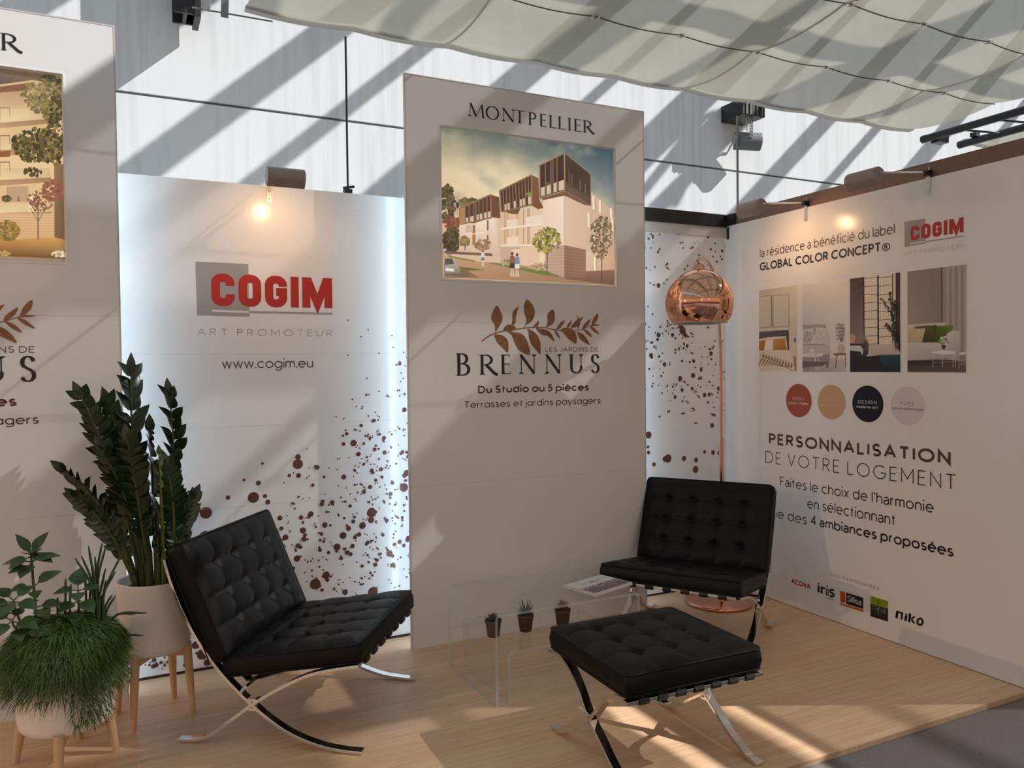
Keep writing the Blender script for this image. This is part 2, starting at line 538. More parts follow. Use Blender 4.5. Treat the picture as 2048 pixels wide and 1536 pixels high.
roof_plate([(291, 3), (326, 5), (341, 44), (319, 49)])

# back wall of the stand: logo bay, dotted bay
mb = MB(); mb.box((-0.35, YB, 0.012), (1.62, YB + 0.04, 2.426))
wall_back = struct('wall_back', mb, M['panel'], bevel=0.0015)
mb = MB(); mb.box((2.40, YB - 0.02, 0.012), (XR, YB + 0.02, 2.41))
wall_dots = struct('wall_corner', mb, M['panel'])
mb = MB(); mb.box((2.40, YB - 0.026, 2.345), (XR - 0.001, YB - 0.0201, 2.411))
struct('trim_3', mb, M['panel_edge'])
mb = MB(); mb.box((2.40, YB - 0.04, 2.411), (XR + 0.03, YB + 0.03, 2.497))
struct('trim_4', mb, M['dark_rail'], bevel=0.004)
mb = MB(); mb.box((-0.35, YB - 0.003, 0.0), (1.62, YB + 0.03, 0.012)); mb.box((2.4, YB - 0.022, 0.0), (XR, YB + 0.03, 0.012))
struct('baseboard_back', mb, M['black'])
# right wall
mb = MB(); mb.box((XR, 1.98, 0.004), (XR + 0.04, YB + 0.02, 2.418))
wall_right = struct('wall_right', mb, M['panel'])
mb = MB(); mb.box((XR + 0.012, 1.96, 2.4185), (XR + 0.085, YB - 0.03, 2.500))
struct('trim_5', mb, M['glitter'], bevel=0.004)
mb = MB(); mb.box((XR - 0.008, YB - 0.060, 2.33), (XR + 0.012, YB - 0.0405, 2.41)); mb.box((XR - 0.008, YB - 0.11, 2.4185), (XR + 0.0115, YB - 0.0405, 2.495))
tag(mb.build('corner_bracket', M['black'], bevel=0.003), 'black corner bracket joining the two top rails above the dotted wall', 'bracket')

for k, (x, y, z, _e) in enumerate(FILL_LAMPS):  # fixtures for the unseen lamps added to warm the panels and right wall
    t = thing('fill_lamp', (x, y, z), 0, ['added warm fill lamp left of the stand, out of view', 'added warm fill lamp behind the camera on the left', 'added warm fill lamp behind the camera on the right'][k], 'lamp', 'added warm fill lamps')
    MB().lathe([(.03, .16), (.06, .15), (.16, .03), (.20, -.02), (.195, -.02), (.15, .03), (.05, .14)], 28, c=(x, y, z)).build('lamp_shade', M['black'], t)
    MB().tube([(x, y, z + .15), (x, y, z + .36)], .004, 6).build('cable', M['black'], t)
    MB().lathe([(.0001, .13), (.03, .12), (.04, .08), (.03, .05), (.0001, .04)], 16, c=(x, y, z)).build('bulb', M['bulb'], t)

# ------------------------------------------------------------------ fabric canopies under the roof
def canopy(name, x0, x1, z0, label, seams, y0=-5.0, y1=4.13, group='fabric canopies under the roof'):
    nx0 = max(1, round((x1 - x0) / 0.53)); ny0 = round((y1 - y0) / 0.672)
    K = 8
    NX, NY = nx0 * K, ny0 * K
    def zz(u, v):
        a, b = u * nx0, v * ny0
        fx, fy = abs(math.sin(math.pi * a)), abs(math.sin(math.pi * b))
        sag = 0.050 * fy ** 0.8 * (0.75 + 0.25 * fx) + 0.016 * fx * (1 - fy)
        w = noise.noise((u * (x1 - x0) * 1.1, v * 9, 0.7)) * 0.02
        return z0 + 0.045 * (1 - v) - sag + w * fy
    root = thing(name, (x0, y1, z0), 0, label, 'canopy', group)
    mb = MB(); vs, fs = [], []
    for j in range(NY + 1):
        for i in range(NX + 1):
            u, v = i / NX, j / NY
            vs.append((x0 + (x1 - x0) * u, y0 + (y1 - y0) * v, zz(u, v)))
    for j in range(NY):
        for i in range(NX):
            k = j * (NX + 1) + i
            fs.append((k, k + 1, k + NX + 2, k + NX + 1))
    mb.add(vs, fs, True)
    mb.build('fabric', M['canvas'], root)
    for j in range(1, ny0):                                  # cords from grommet to grommet
        y = y0 + (y1 - y0) * j / ny0
        pts = [(x0 + (x1 - x0) * i / NX, y, zz(i / NX, j / ny0) - 0.006) for i in range(NX + 1)]
        MB().tube(pts, 0.0035, 5).build('cord', M['rope'], root)
    pts = [(x0 + (x1 - x0) * i / NX, y1, zz(i / NX, 1.0) - 0.004) for i in range(NX + 1)]
    mb = MB()
    for i in range(NX):
        p, q = Vector(pts[i]), Vector(pts[i + 1])
        mb.obox(p, q, 0.045, 0.02)
    mb.build('hem', M['hem'], root)
    for s in seams:
        u = (s - x0) / (x1 - x0)
        pts = [(s, y0 + (y1 - y0) * j / NY, zz(u, j / NY) - 0.005) for j in range(NY + 1)]
        MB().tube(pts, 0.006, 6).build('seam_tape', M['hem'], root)
    for j in range(ny0 - 3, ny0 + 1):
        for i in range(1, nx0):
            x, y = x0 + (x1 - x0) * i / nx0, y0 + (y1 - y0) * j / ny0
            if y > y1 - 0.01: continue
            ring = [(x + 0.020 * math.cos(a * math.pi / 6), y + 0.020 * math.sin(a * math.pi / 6), zz(i / nx0, j / ny0) - 0.008) for a in range(12)]
            MB().tube(ring, 0.005, 5, closed=True).build('grommet', M['steel'], root)
    return root
canopy('fabric_canopy', 0.56, 5.50, 3.300, 'pale canvas canopy in billowing bays hung over the stand', (1.62, 3.27, 4.75))
canopy('fabric_canopy', -6.0, -0.36, 3.420, 'separate canvas canopy left of the large one, above the left panel', (-1.2,))
canopy('fabric_canopy', 6.02, 9.0, 3.260, 'third canvas canopy seen beyond the black tubes over the right wall', (7.5,), y1=4.05)

# steel tubes with ties beside the canopy
def tube_pole(x, ya, yb, z, r, label):
    t = thing('canopy_tube', (x, yb, z), 0, label, 'tube', 'black steel tubes carrying the canopies')
    MB().tube([(x, ya, z), (x, yb, z)], r, 14).build('tube', M['black'], t)
    MB().tube([(x, yb - 0.02, z), (x, yb + 0.012, z)], r * 1.06, 14).build('end_cap', M['black'], t)
    return t
tA = tube_pole(5.56, -5, 4.07, 3.215, 0.028, 'black steel tube along the right edge of the large canopy')
tB = tube_pole(5.97, -5, 4.05, 3.215, 0.028, 'black steel tube nearer the right wall carrying the third canopy')
for k in range(3):
    y = 3.72 - k * 0.26
    MB().tube([(5.585, y + 0.10, 3.225), (5.9415, y, 3.215)], 0.008, 8).build('tie_rod', M['black'], tA)
mb = MB(); mb.box((5.935, 3.90, 3.243), (5.985, 3.95, 3.275))
mb.build('clamp', M['black'], tB)
mb = MB(); mb.box((5.589, 3.96, 3.175), (5.70, 4.03, 3.235))
tag(mb.build('steel_bracket', M['dark_rail']), 'dark rusty steel bracket fixed between the two black tubes', 'bracket')

# thin cable and flat tabs where two canopies meet
MB().tube([at(384, 15, 1, 4.2), at(545, 43, 1, 4.2)], 0.004, 6)
tag(MB().tube([at(384, 15, 1, 4.2), at(545, 43, 1, 4.2)], 0.004, 6).build('cable', M['grey_metal']), 'thin grey cable stretched between the two canopies at the upper left', 'cable')
for k, (a, b, lab) in enumerate((((413, 0), (413, 22), 'shorter flat grey metal tab hooked on the canopy cable'), ((451, 0), (449, 35), 'longer flat grey metal tab hanging from the canopy cable'))):
    P, Q = at(*a, 1, 4.19), at(*b, 1, 4.19)
    mb = MB(); mb.obox(P + Vector((0, 0, 0.06)), Q, 0.006, 0.036, up=Vector((1, 0, 0)))
    o = mb.build('metal_tab', M['grey_metal'], bevel=0.001)
    tag(o, lab, 'bracket', 'metal tabs on the canopy cable')

# column stub on the concrete wall
P = at(345, 43, 1, 5.9); Q = at(394, 47, 1, 5.9)
t = thing('steel_column', (P.x + 0.1, 5.75, P.z), 0, 'dark brown steel column end hanging in front of the far wall', 'column')
mb = MB(); mb.box((P.x, 5.72, P.z), (Q.x - 0.03, 5.74, P.z + 0.9)); mb.box((P.x + 0.06, 5.74, P.z), (P.x + 0.085, 5.9, P.z + 0.9)); mb.box((P.x, 5.9, P.z), (Q.x - 0.03, 5.92, P.z + 0.9))
mb.build('web', M['dark_rail'], t)
mb = MB(); mb.box((Q.x - 0.03, 5.70, P.z - 0.02), (Q.x + 0.01, 5.94, P.z + 0.9)); mb.build('flange', M['dark_rail'], t)

# hanging rods behind the stand walls
def rod(name, x, y, z0, z1, r, m_, label):
    t = thing(name, (x, y, z0), 0, label, 'rod', 'hanging rods behind the stand')
    MB().tube([(x, y, z0), (x, y, z1)], r, 10).build('rod', m_, t)
    mb = MB(); mb.box((x - 0.022, y - 0.02, z0 - 0.004), (x + 0.02, y + 0.02, z0 + 0.018)); mb.tube([(x - 0.03, y - 0.02, z0 + 0.02), (x + 0.03, y - 0.02, z0 + 0.032)], 0.007, 8)
    mb.build('clamp', M['black'], t)
rod('hanging_rod', 1.075, YB + 0.02, 2.4305, 3.26, 0.0055, M['black'], 'thin black rod rising from the logo wall to the canopy edge')
rod('hanging_rod', 3.800, 4.19, 0.0, 3.20, 0.0075, M['grey_metal'], 'thin grey pole standing behind the corner of the dotted wall')

# hoist box, chains and loudspeaker by the far wall
HP = at(1493, 226, 1, 5.80)
hx, hy, hz = HP
t = thing('chain_hoist', tuple(HP), 0, 'black box of a chain hoist under the canopy edge', 'hoist')
mb = MB(); mb.box((hx - .14, 5.70, hz - .055), (hx + .14, YC - .001, hz + .10)); mb.build('body', M['black'], t, bevel=0.006)
for dx in (-0.10, -0.05, 0.03, 0.09):
    mb = MB(); mb.box((hx + dx, 5.692, hz - .05), (hx + dx + 0.010, 5.6995, hz + .10)); mb.build('rib', M['grey_metal'], t)
for cx, n in ((hx - .035, 5), (hx + .01, 7), (hx + .035, 7)):
    mb = MB()
    for k in range(n):
        z = hz - .07 - k * 0.026
        ax = (1, 0) if k % 2 == 0 else (0, 1)
        ring = [(cx + ax[0] * 0.009 * math.cos(a * math.pi / 5), 5.76 + ax[1] * 0.009 * math.cos(a * math.pi / 5), z - 0.016 * math.sin(a * math.pi / 5)) for a in range(10)]
        mb.tube(ring, 0.0034, 5, closed=True)
    mb.build('chain', M['steel'], t)
sc = at(1496, 283, 1, 5.83)
t = thing('loudspeaker', tuple(sc), R(-14), 'small grey loudspeaker tilted down above the dotted wall corner', 'loudspeaker')
mw = wmat(t) @ Matrix.Rotation(R(14), 4, 'X')
mb = MB()
n = 10
vs = []
for k in range(n + 1):
    f = k / n
    z = -0.080 + 0.160 * f
    bow = 0.030 * math.sin(math.pi * f)
    for x in (-1, 1): vs.append(mw @ Vector((x * 0.118, -0.05 - bow + 0.012, z)))
mb.add(vs, [(2 * k, 2 * k + 1, 2 * k + 3, 2 * k + 2) for k in range(n)], True)
mb.build('grille', M['spk'], t)
mb = MB(); mb.box((-0.122, -0.040, -0.082), (0.122, 0.060, 0.082), mw); mb.build('cabinet', M['spk'], t, bevel=0.006)
mb = MB(); mb.box((-0.140, -0.02, -0.035), (-0.1225, 0.06, 0.06), mw); mb.tube([mw @ Vector((-0.131, 0.03, -0.01)), mw @ Vector((-0.131, 0.09, -0.05)), Vector((sc.x - .12, YC - .001, sc.z - .09))], 0.010, 8)
mb.build('mounting_arm', M['steel'], t)
# ------------------------------------------------------------------ lettering: strokes drawn as flat ink
def arc(cx, cy, rx, ry, a0, a1, n=None):
    n = n or max(4, int(abs(a1 - a0) / 14))
    return [(cx + rx * math.cos(R(a0 + (a1 - a0) * i / n)), cy + ry * math.sin(R(a0 + (a1 - a0) * i / n))) for i in range(n + 1)]
XH = 0.69
def dot(x, y): return ('dot', x, y)
bowl = arc(.33, .345, .33, .345, 0, 360)
SANS = {
 'A': (.74, [[(0, 0), (.37, 1), (.74, 0)], [(.13, .34), (.61, .34)]]),
 'B': (.54, [[(0, .5), (0, 1), (.27, 1)] + arc(.27, .76, .22, .24, 90, -90) + [(0, .52)], [(.02, .52), (.28, .52)] + arc(.28, .26, .26, .26, 90, -90) + [(0, 0), (0, .54)]]),
 'C': (.80, [arc(.47, .5, .47, .5, 48, 312)]),
 'D': (.72, [[(.3, 0), (0, 0), (0, 1), (.27, 1)] + arc(.27, .5, .45, .5, 90, -90) + [(.2, 0)]]),
 'E': (.48, [[(.48, 1), (0, 1), (0, 0), (.48, 0)], [(0, .52), (.42, .52)]]),
 'F': (.46, [[(.46, 1), (0, 1), (0, 0)], [(0, .52), (.40, .52)]]),
 'G': (.88, [arc(.47, .5, .47, .5, 48, 322) + [(.88, .46), (.54, .46)]]),
 'H': (.66, [[(0, 0), (0, 1)], [(.66, 0), (.66, 1)], [(0, .52), (.66, .52)]]),
 'I': (.0, [[(0, 0), (0, 1)]]),
 'J': (.36, [[(.36, 1), (.36, .24)] + arc(.17, .24, .19, .24, 0, -150)]),
 'K': (.58, [[(0, 0), (0, 1)], [(.56, 1), (0, .44)], [(.18, .6), (.60, 0)]]),
 'L': (.44, [[(0, 1), (0, 0), (.44, 0)]]),
 'M': (.82, [[(0, 0), (0, 1), (.41, .28), (.82, 1), (.82, 0)]]),
 'N': (.66, [[(0, 0), (0, 1), (.66, 0), (.66, 1)]]),
 'O': (.94, [arc(.47, .5, .47, .5, 0, 360)]),
 'P': (.52, [[(0, 0), (0, 1), (.26, 1)] + arc(.26, .74, .26, .26, 90, -90) + [(0, .48)]]),
 'R': (.56, [[(0, 0), (0, 1), (.26, 1)] + arc(.26, .74, .26, .26, 90, -90) + [(0, .48)], [(.24, .48), (.56, 0)]]),
 'S': (.52, [arc(.27, .745, .235, .255, 32, 270) + arc(.26, .245, .26, .245, 90, -148)]),
 'T': (.60, [[(0, 1), (.60, 1)], [(.30, 1), (.30, 0)]]),
 'U': (.64, [[(0, 1), (0, .32)] + arc(.32, .32, .32, .32, 180, 360) + [(.64, 1)]]),
 'V': (.68, [[(0, 1), (.34, 0), (.68, 1)]]),
 'X': (.60, [[(0, 1), (.60, 0)], [(0, 0), (.60, 1)]]),
 'Y': (.62, [[(0, 1), (.31, .46), (.62, 1)], [(.31, .46), (.31, 0)]]),
 'a': (.66, [bowl, [(.66, XH), (.66, 0)]]),
 'α': (.48, [arc(.24, .48, .24, .21, 150, 0) + [(.48, 0)], [(.48, .39), (.20, .385)] + arc(.19, .19, .19, .195, 90, 270) + [(.34, .02), (.48, .16)]]),
 'b': (.66, [bowl, [(0, 1), (0, 0)]]),
 'c': (.58, [arc(.345, .345, .345, .345, 50, 310)]),
 'd': (.66, [bowl, [(.66, 1), (.66, 0)]]),
 'e': (.68, [[(.02, .36), (.68, .36)] + arc(.34, .345, .34, .345, 3, 312)]),
 'f': (.32, [arc(.30, .80, .16, .20, 70, 180) + [(.14, 0)], [(0, .66), (.31, .66)]]),
 'g': (.66, [bowl, [(.66, XH), (.66, -.04)] + arc(.33, -.04, .33, .24, 0, -150)]),
 'h': (.54, [[(0, 0), (0, 1)], [(0, .40)] + arc(.27, .40, .27, .29, 180, 0) + [(.54, 0)]]),
 'i': (.0, [[(0, 0), (0, XH)], dot(0, .92)]),
 'j': (.0, [[(0, XH), (0, -.12)] + arc(-.14, -.12, .14, .16, 0, -80), dot(0, .92)]),
 'k': (.48, [[(0, 0), (0, 1)], [(.44, XH), (0, .30)], [(.14, .42), (.48, 0)]]),
 'l': (.0, [[(0, 0), (0, 1)]]),
 'm': (.86, [[(0, 0), (0, XH)], [(0, .42)] + arc(.215, .46, .215, .23, 180, 0) + [(.43, 0)], [(.43, .42)] + arc(.645, .46, .215, .23, 180, 0) + [(.86, 0)]]),
 'n': (.54, [[(0, 0), (0, XH)], [(0, .40)] + arc(.27, .40, .27, .29, 180, 0) + [(.54, 0)]]),
 'o': (.68, [arc(.34, .345, .34, .345, 0, 360)]),
 'p': (.66, [bowl, [(0, XH), (0, -.30)]]),
 'q': (.66, [bowl, [(.66, XH), (.66, -.30)]]),
 'r': (.28, [[(0, 0), (0, XH)], [(0, .40)] + arc(.27, .40, .27, .28, 180, 92)]),
 's': (.42, [arc(.21, .515, .185, .175, 35, 270) + arc(.21, .17, .21, .17, 90, -148)]),
 't': (.32, [[(.14, .92), (.14, 0)], [(0, .66), (.31, .66)]]),
 'u': (.54, [[(0, XH), (0, .28)] + arc(.27, .28, .27, .28, 180, 360) + [(.54, XH)], [(.54, .3), (.54, 0)]]),
 'v': (.52, [[(0, XH), (.26, 0), (.52, XH)]]),
 'w': (.84, [[(0, XH), (.21, 0), (.42, XH), (.63, 0), (.84, XH)]]),
 'x': (.48, [[(0, XH), (.48, 0)], [(0, 0), (.48, XH)]]),
 'y': (.54, [[(0, XH), (.27, .02)], [(.54, XH), (.17, -.28)]]),
 '.': (.0, [dot(0, .05)]), '•': (.0, [dot(0, .34)]),
 "'": (.04, [[(.04, 1), (0, .74)]]),
 '4': (.56, [[(.42, 0), (.42, 1), (0, .30), (.56, .30)]]),
 '5': (.50, [[(.46, 1), (.12, 1), (.07, .56)] + arc(.23, .32, .27, .32, 122, -150)]),
 '®': (.94, [arc(.47, .5, .47, .5, 0, 360), [(.32, .25), (.32, .76), (.47, .76)] + arc(.47, .63, .13, .13, 90, -90) + [(.32, .50)], [(.47, .50), (.62, .25)]]),
}
SANS['é'] = (SANS['e'][0], SANS['e'][1] + [[(.27, .80), (.46, .98)]])
SANS['è'] = (SANS['e'][0], SANS['e'][1] + [[(.22, .98), (.41, .80)]])

def rr(cx0, cx1, y0, y1, r, start, end):          # heavy rounded block letters
    return start + arc(cx1 - r, y1 - r, r, r, 0, 90, 4) + arc(cx0 + r, y1 - r, r, r, 90, 180, 4) + arc(cx0 + r, y0 + r, r, r, 180, 270, 4) + arc(cx1 - r, y0 + r, r, r, 270, 360, 4) + end
HEAVY = {
 'C': (.66, [rr(.13, .53, .12, .88, .17, [(.53, .63)], [(.53, .37)])]),
 'O': (.66, [rr(.13, .53, .12, .88, .17, [(.53, .5)], [(.53, .5)])]),
 'G': (.66, [rr(.13, .53, .12, .88, .17, [(.53, .66)], [(.53, .49), (.33, .49)])]),
 'I': (.26, [[(.13, 0), (.13, 1)]]),
 'M': (.92, [[(.125, 0), (.125, 1)], [(.795, 0), (.795, 1)], [(.16, .96), (.46, .13), (.76, .96)]]),
}

def ribbon(pts, w, closed=False):
    """left and right edges of a stroke; w a number or one per point"""
    N = len(pts)
    ws = w if isinstance(w, (list, tuple)) else [w] * N
    L, Rr = [], []
    for i in range(N):
        if closed: a, b = pts[i - 1] if i else pts[N - 2], pts[(i + 1) % N] if i < N - 1 else pts[1]
        else: a, b = pts[max(i - 1, 0)], pts[min(i + 1, N - 1)]
        p = pts[i]
        d1 = Vector((p[0] - a[0], p[1] - a[1])); d2 = Vector((b[0] - p[0], b[1] - p[1]))
        if d1.length < 1e-9: d1 = d2
        if d2.length < 1e-9: d2 = d1
        d1.normalize(); d2.normalize()
        n1 = Vector((-d1.y, d1.x)); n2 = Vector((-d2.y, d2.x))
        nn = n1 + n2
        if nn.length < 1e-4: nn = n1
        nn.normalize()
        k = min(1 / max(0.35, nn.dot(n1)), 2.6)
        o = nn * (ws[i] / 2 * k)
        L.append((p[0] + o.x, p[1] + o.y)); Rr.append((p[0] - o.x, p[1] - o.y))
    return L, Rr

class Ink:
    """flat ink on a plane: origin P0, unit u along the line, up = Z, n = out of the surface"""
    def __init__(self, P0, u, n, lift=0.0008):
        self.P0, self.u, self.n = Vector(P0), Vector(u), Vector(n)
        self.z = lift
        self.mb = MB()
    def poly(self, pts):
        self.z += 0.000012
        vs = [self.P0 + self.u * x + Vector((0, 0, y)) + self.n * self.z for x, y in pts]
        if (vs[1] - vs[0]).cross(vs[2] - vs[1]).dot(self.n) < 0: vs = vs[::-1]
        self.mb.add(vs, [tuple(range(len(vs)))])
    def strip(self, L, Rr):
        self.z += 0.000012
        vs = []
        for a, b in zip(L, Rr):
            for x, y in (a, b): vs.append(self.P0 + self.u * x + Vector((0, 0, y)) + self.n * self.z)
        self.mb.add(vs, [(2 * i, 2 * i + 1, 2 * i + 3, 2 * i + 2) for i in range(len(L) - 1)])
    def stroke(self, pts, w):
        closed = len(pts) > 6 and math.hypot(pts[0][0] - pts[-1][0], pts[0][1] - pts[-1][1]) < 1e-6
        self.strip(*ribbon(pts, w, closed))
    def disc(self, x, y, r, n=14):
        self.poly([(x + r * math.cos(2 * math.pi * k / n), y + r * math.sin(2 * math.pi * k / n)) for k in range(n)])

def plane_frame(ax):
    """u (reading direction) and n (towards the stand) of a wall: ax 1 = the back planes, ax 0 = the right wall"""
    return (Vector((1, 0, 0)), Vector((0, -1, 0))) if ax == 1 else (Vector((0, -1, 0)), Vector((-1, 0, 0)))

def text(s, parent, name, m_, ax, val, a, b, cap, weight, track=0.20, font=SANS, lift=0.0008, dx=0.0, label=None, space=0.34, rise=None, slant=0.0):
    """one line of lettering between two baseline pixels of the photo, cap = capital height in metres, weight = stroke / cap"""
    A, B = at(*a, ax, val), at(*b, ax, val)
    u, n = plane_frame(ax)
    span = (B - A).dot(u)
    z = (A.z + B.z) / 2
    items, x = [], 0.0
    w = weight
    first = True
    for ch in s:
        if ch == ' ':
            x += space
            continue
        gw, st = font[ch]
        if not first: x += track + w
        items.append((x, st))
        x += gw
        first = False
    total = x + (w if font is SANS else 0)
    k = span / total
    P0 = Vector((A.x, A.y, z)) + Vector((dx, 0, 0))
    ink = Ink(P0, u, n, lift)
    for x0, st in items:
        for q in st:
            if q[0] == 'dot':
                ink.disc((x0 + w / 2 + q[1]) * k, q[2] * cap, cap * w * 0.68, 10)
            else:
                pts = [((x0 + (w / 2 if font is SANS else 0) + px) * k + slant * py * cap, py * cap) for px, py in q]
                if font is SANS:      # keep the ink inside the cap height
                    pts = [(px, py * (1 - w) + w * cap / 2 if py >= 0 else py + w * cap / 2) for px, py in pts]
                ink.stroke(pts, w * cap)
    return ink.mb.build(name, m_, parent, label=label)

# ---- inscriptional serif capitals: (width, [(points, kind)]) with T thick, t thin, c curve; serifs 's' at (x, y, dir)
def curve_w(pts, th, tn):
    ws = []
    for i in range(len(pts)):
        a, b = pts[max(i - 1, 0)], pts[min(i + 1, len(pts) - 1)]
        d = Vector((b[0] - a[0], b[1] - a[1])).normalized()
        ws.append(tn + (th - tn) * abs(d.y) ** 1.3)
    return ws
TH, TN = 0.15, 0.05
SERIF = {
 'M': (1.00, [('t', [(.10, 0), (.17, 1)]), ('T', [(.17, 1), (.50, .04)]), ('t', [(.50, .04), (.85, 1)]), ('T', [(.85, 1), (.92, 0)]), ('s', .10, 0), ('s', .92, 0), ('h', .10, 1), ('hr', .92, 1)]),
 'O': (.98, [('c', arc(.49, .5, .44, .49, 0, 360, 36))]),
 'N': (.92, [('t', [(.14, 0), (.14, 1)]), ('T', [(.12, .98), (.80, .02)]), ('t', [(.80, 0), (.80, 1)]), ('s', .14, 0), ('s', .80, 1), ('h', .05, 1)]),
 'T': (.74, [('T', [(.37, 0), (.37, 1)]), ('t', [(.02, .975), (.72, .975)]), ('s', .37, 0), ('tk', .03, .975), ('tk', .71, .975)]),
 'P': (.60, [('T', [(.14, 0), (.14, 1)]), ('c', [(.14, .975), (.28, .975)] + arc(.28, .725, .26, .25, 90, -90) + [(.20, .475)]), ('s', .14, 0), ('h', .03, 1)]),
 'R': (.76, [('T', [(.14, 0), (.14, 1)]), ('c', [(.14, .975), (.28, .975)] + arc(.28, .735, .25, .24, 90, -90) + [(.20, .495)]), ('T', [(.30, .50), (.64, .06), (.78, -.02)]), ('s', .14, 0), ('h', .03, 1)]),
 'E': (.56, [('T', [(.14, 0), (.14, 1)]), ('t', [(.05, .975), (.50, .975)]), ('t', [(.14, .52), (.45, .52)]), ('t', [(.05, .025), (.53, .025)]), ('tk', .49, .975), ('tk', .44, .54), ('tu', .53, .025)]),
 'L': (.54, [('T', [(.14, 0), (.14, 1)]), ('t', [(.05, .025), (.53, .025)]), ('s', .14, 1), ('tu', .53, .025)]),
 'I': (.28, [('T', [(.14, 0), (.14, 1)]), ('s', .14, 0), ('s', .14, 1)]),
 'B': (.62, [('T', [(.14, 0), (.14, 1)]), ('c', [(.04, .975), (.26, .975)] + arc(.26, .755, .22, .22, 90, -90) + [(.14, .535)]), ('c', [(.14, .535), (.28, .535)] + arc(.28, .28, .28, .255, 90, -90) + [(.04, .025)])]),
 'U': (.86, [('T', [(.16, 1), (.16, .30)]), ('c', [(.16, .36), (.16, .30)] + arc(.43, .30, .27, .28, 180, 360) + [(.70, .40)]), ('t', [(.70, .30), (.70, 1)]), ('s', .16, 1), ('s', .70, 1)]),
 'S': (.54, [('c', [(.47, .80)] + arc(.28, .755, .185, .225, 25, 200) + [(.14, .60), (.24, .53), (.36, .46), (.46, .35)] + arc(.27, .24, .20, .22, 20, -160)), ('tk', .465, .90), ('tu', .075, .10)]),
}
def serif(parent, name, m_, ax, val, letters, dx=0.0, label=None):
    """letters: (char, left px, right px, baseline z, cap height)"""
    u, n = plane_frame(ax)
    P0 = letters[0][1].copy(); P0.z = 0
    ink = Ink(P0 + Vector((dx, 0, 0)), u, n)
    for ch, xa, xb, z, cap in letters:
        gw, st = SERIF[ch]
        x0 = (xa - P0).dot(u); x1 = (xb - P0).dot(u)
        k = (x1 - x0) / gw
        kk = min(k, cap) / cap
        def tr(pts): return [(x0 + px * k, z + py * cap) for px, py in pts]
        for q in st:
            if q[0] == 'T': ink.stroke(tr(q[1]), TH * cap)
            elif q[0] == 't': ink.stroke(tr(q[1]), TN * cap)
            elif q[0] == 'c':
                pts = tr(q[1]); ink.stroke(pts, curve_w(pts, TH * cap, TN * cap))
            else:
                px, py = x0 + q[1] * k, z + q[2] * cap
                h = 0.035 * cap
                if q[0] == 's':
                    o = 0.15 * cap
                    s = 1 if q[2] < 0.5 else -1
                    ink.poly([(px - o, py), (px + o, py), (px + o * .9, py + s * h), (px - o * .9, py + s * h)])
                    ink.poly([(px - o * .8, py + s * h), (px + o * .8, py + s * h), (px + .03 * cap, py + s * 3.2 * h), (px - .03 * cap, py + s * 3.2 * h)])
                elif q[0] in ('h', 'hr'):
                    o = 0.12 * cap * (1 if q[0] == 'h' else -1)
                    ink.poly([(px - .02 * cap, py), (px + o, py), (px + o, py - h), (px - .02 * cap, py - h)])
                else:
                    s = -1 if q[0] == 'tk' else 1
                    ink.poly([(px - .02 * cap, py - s * .02 * cap), (px + .02 * cap, py - s * .02 * cap), (px + .02 * cap, py + s * .16 * cap), (px - .005 * cap, py + s * .05 * cap)])
    return ink.mb.build(name, m_, parent, label=label)

# ---- pictures: coloured polygons laid over each other
class Paint:
    def __init__(self, ax, val, f, lift=0.001, step=0.00003):
        self.ax, self.val, self.f, self.z, self.step = ax, val, f, lift, step
        self.u, self.n = plane_frame(ax)
        self.mb = MB()
    def P(self, x, y):
        px, py = self.f(x, y)
        return at(px, py, self.ax, self.val) + self.n * self.z
    def poly(self, pts, col):
        self.z += self.step
        vs = [self.P(*p) for p in pts]
        multi = isinstance(col[0], (list, tuple))
        cc = [lin(c) for c in col] if multi else lin(col)
        area = Vector((0, 0, 0))
        for i in range(len(vs)): area += vs[i].cross(vs[(i + 1) % len(vs)])
        if area.dot(self.n) < 0:
            vs = vs[::-1]
            if multi: cc = cc[::-1]
        self.mb.col = cc
        self.mb.add(vs, [tuple(range(len(vs)))])
    def grid(self, quad, nx, ny, fn):
        """quad TL TR BR BL; fn(u, v) with v down gives a colour"""
        self.z += self.step
        tl, tr, br, bl = [Vector(q) for q in quad]
        cs = {}
        vs = []
        for j in range(ny + 1):
            for i in range(nx + 1):
                u, v = i / nx, j / ny
                p = (tl * (1 - u) + tr * u) * (1 - v) + (bl * (1 - u) + br * u) * v
                vs.append(self.P(p.x, p.y)); cs[len(vs) - 1] = lin(fn(u, v))
        for j in range(ny):
            for i in range(nx):
                k = j * (nx + 1) + i
                f = (k + nx + 1, k + nx + 2, k + 1, k)
                self.mb.col = [cs[q] for q in f]
                self.mb.add([vs[q] for q in f], [(0, 1, 2, 3)])
    def line(self, pts, w, col):
        L, Rr = ribbon(pts, w)
        for i in range(len(L) - 1): self.poly([L[i], L[i + 1], Rr[i + 1], Rr[i]], col)
    def blobs(self, rnd, cx, cy, rx, ry, n, s, cols, clip=None):
        self.z += self.step
        for k in range(n):
            a, r = rnd.uniform(0, 6.283), math.sqrt(rnd.random())
            x, y = cx + rx * r * math.cos(a), cy + ry * r * math.sin(a)
            if clip and not (clip[0] < x < clip[2] and clip[1] < y < clip[3]): continue
            q = s * rnd.uniform(0.5, 1.3); t = rnd.uniform(0, 6.283)
            if k % 12 == 0: self.z += self.step * 0.5
            pts = [(x + q * math.cos(t + j * 1.257) * rnd.uniform(.5, 1.1), y + q * math.sin(t + j * 1.257) * rnd.uniform(.5, 1.1)) for j in range(5)]
            z = self.z; self.step, st = 0.0, self.step
            self.poly(pts, rnd.choice(cols)); self.step, self.z = st, z
    def build(self, name, m_, parent, label=None):
        return self.mb.build(name, m_, parent, label=label)
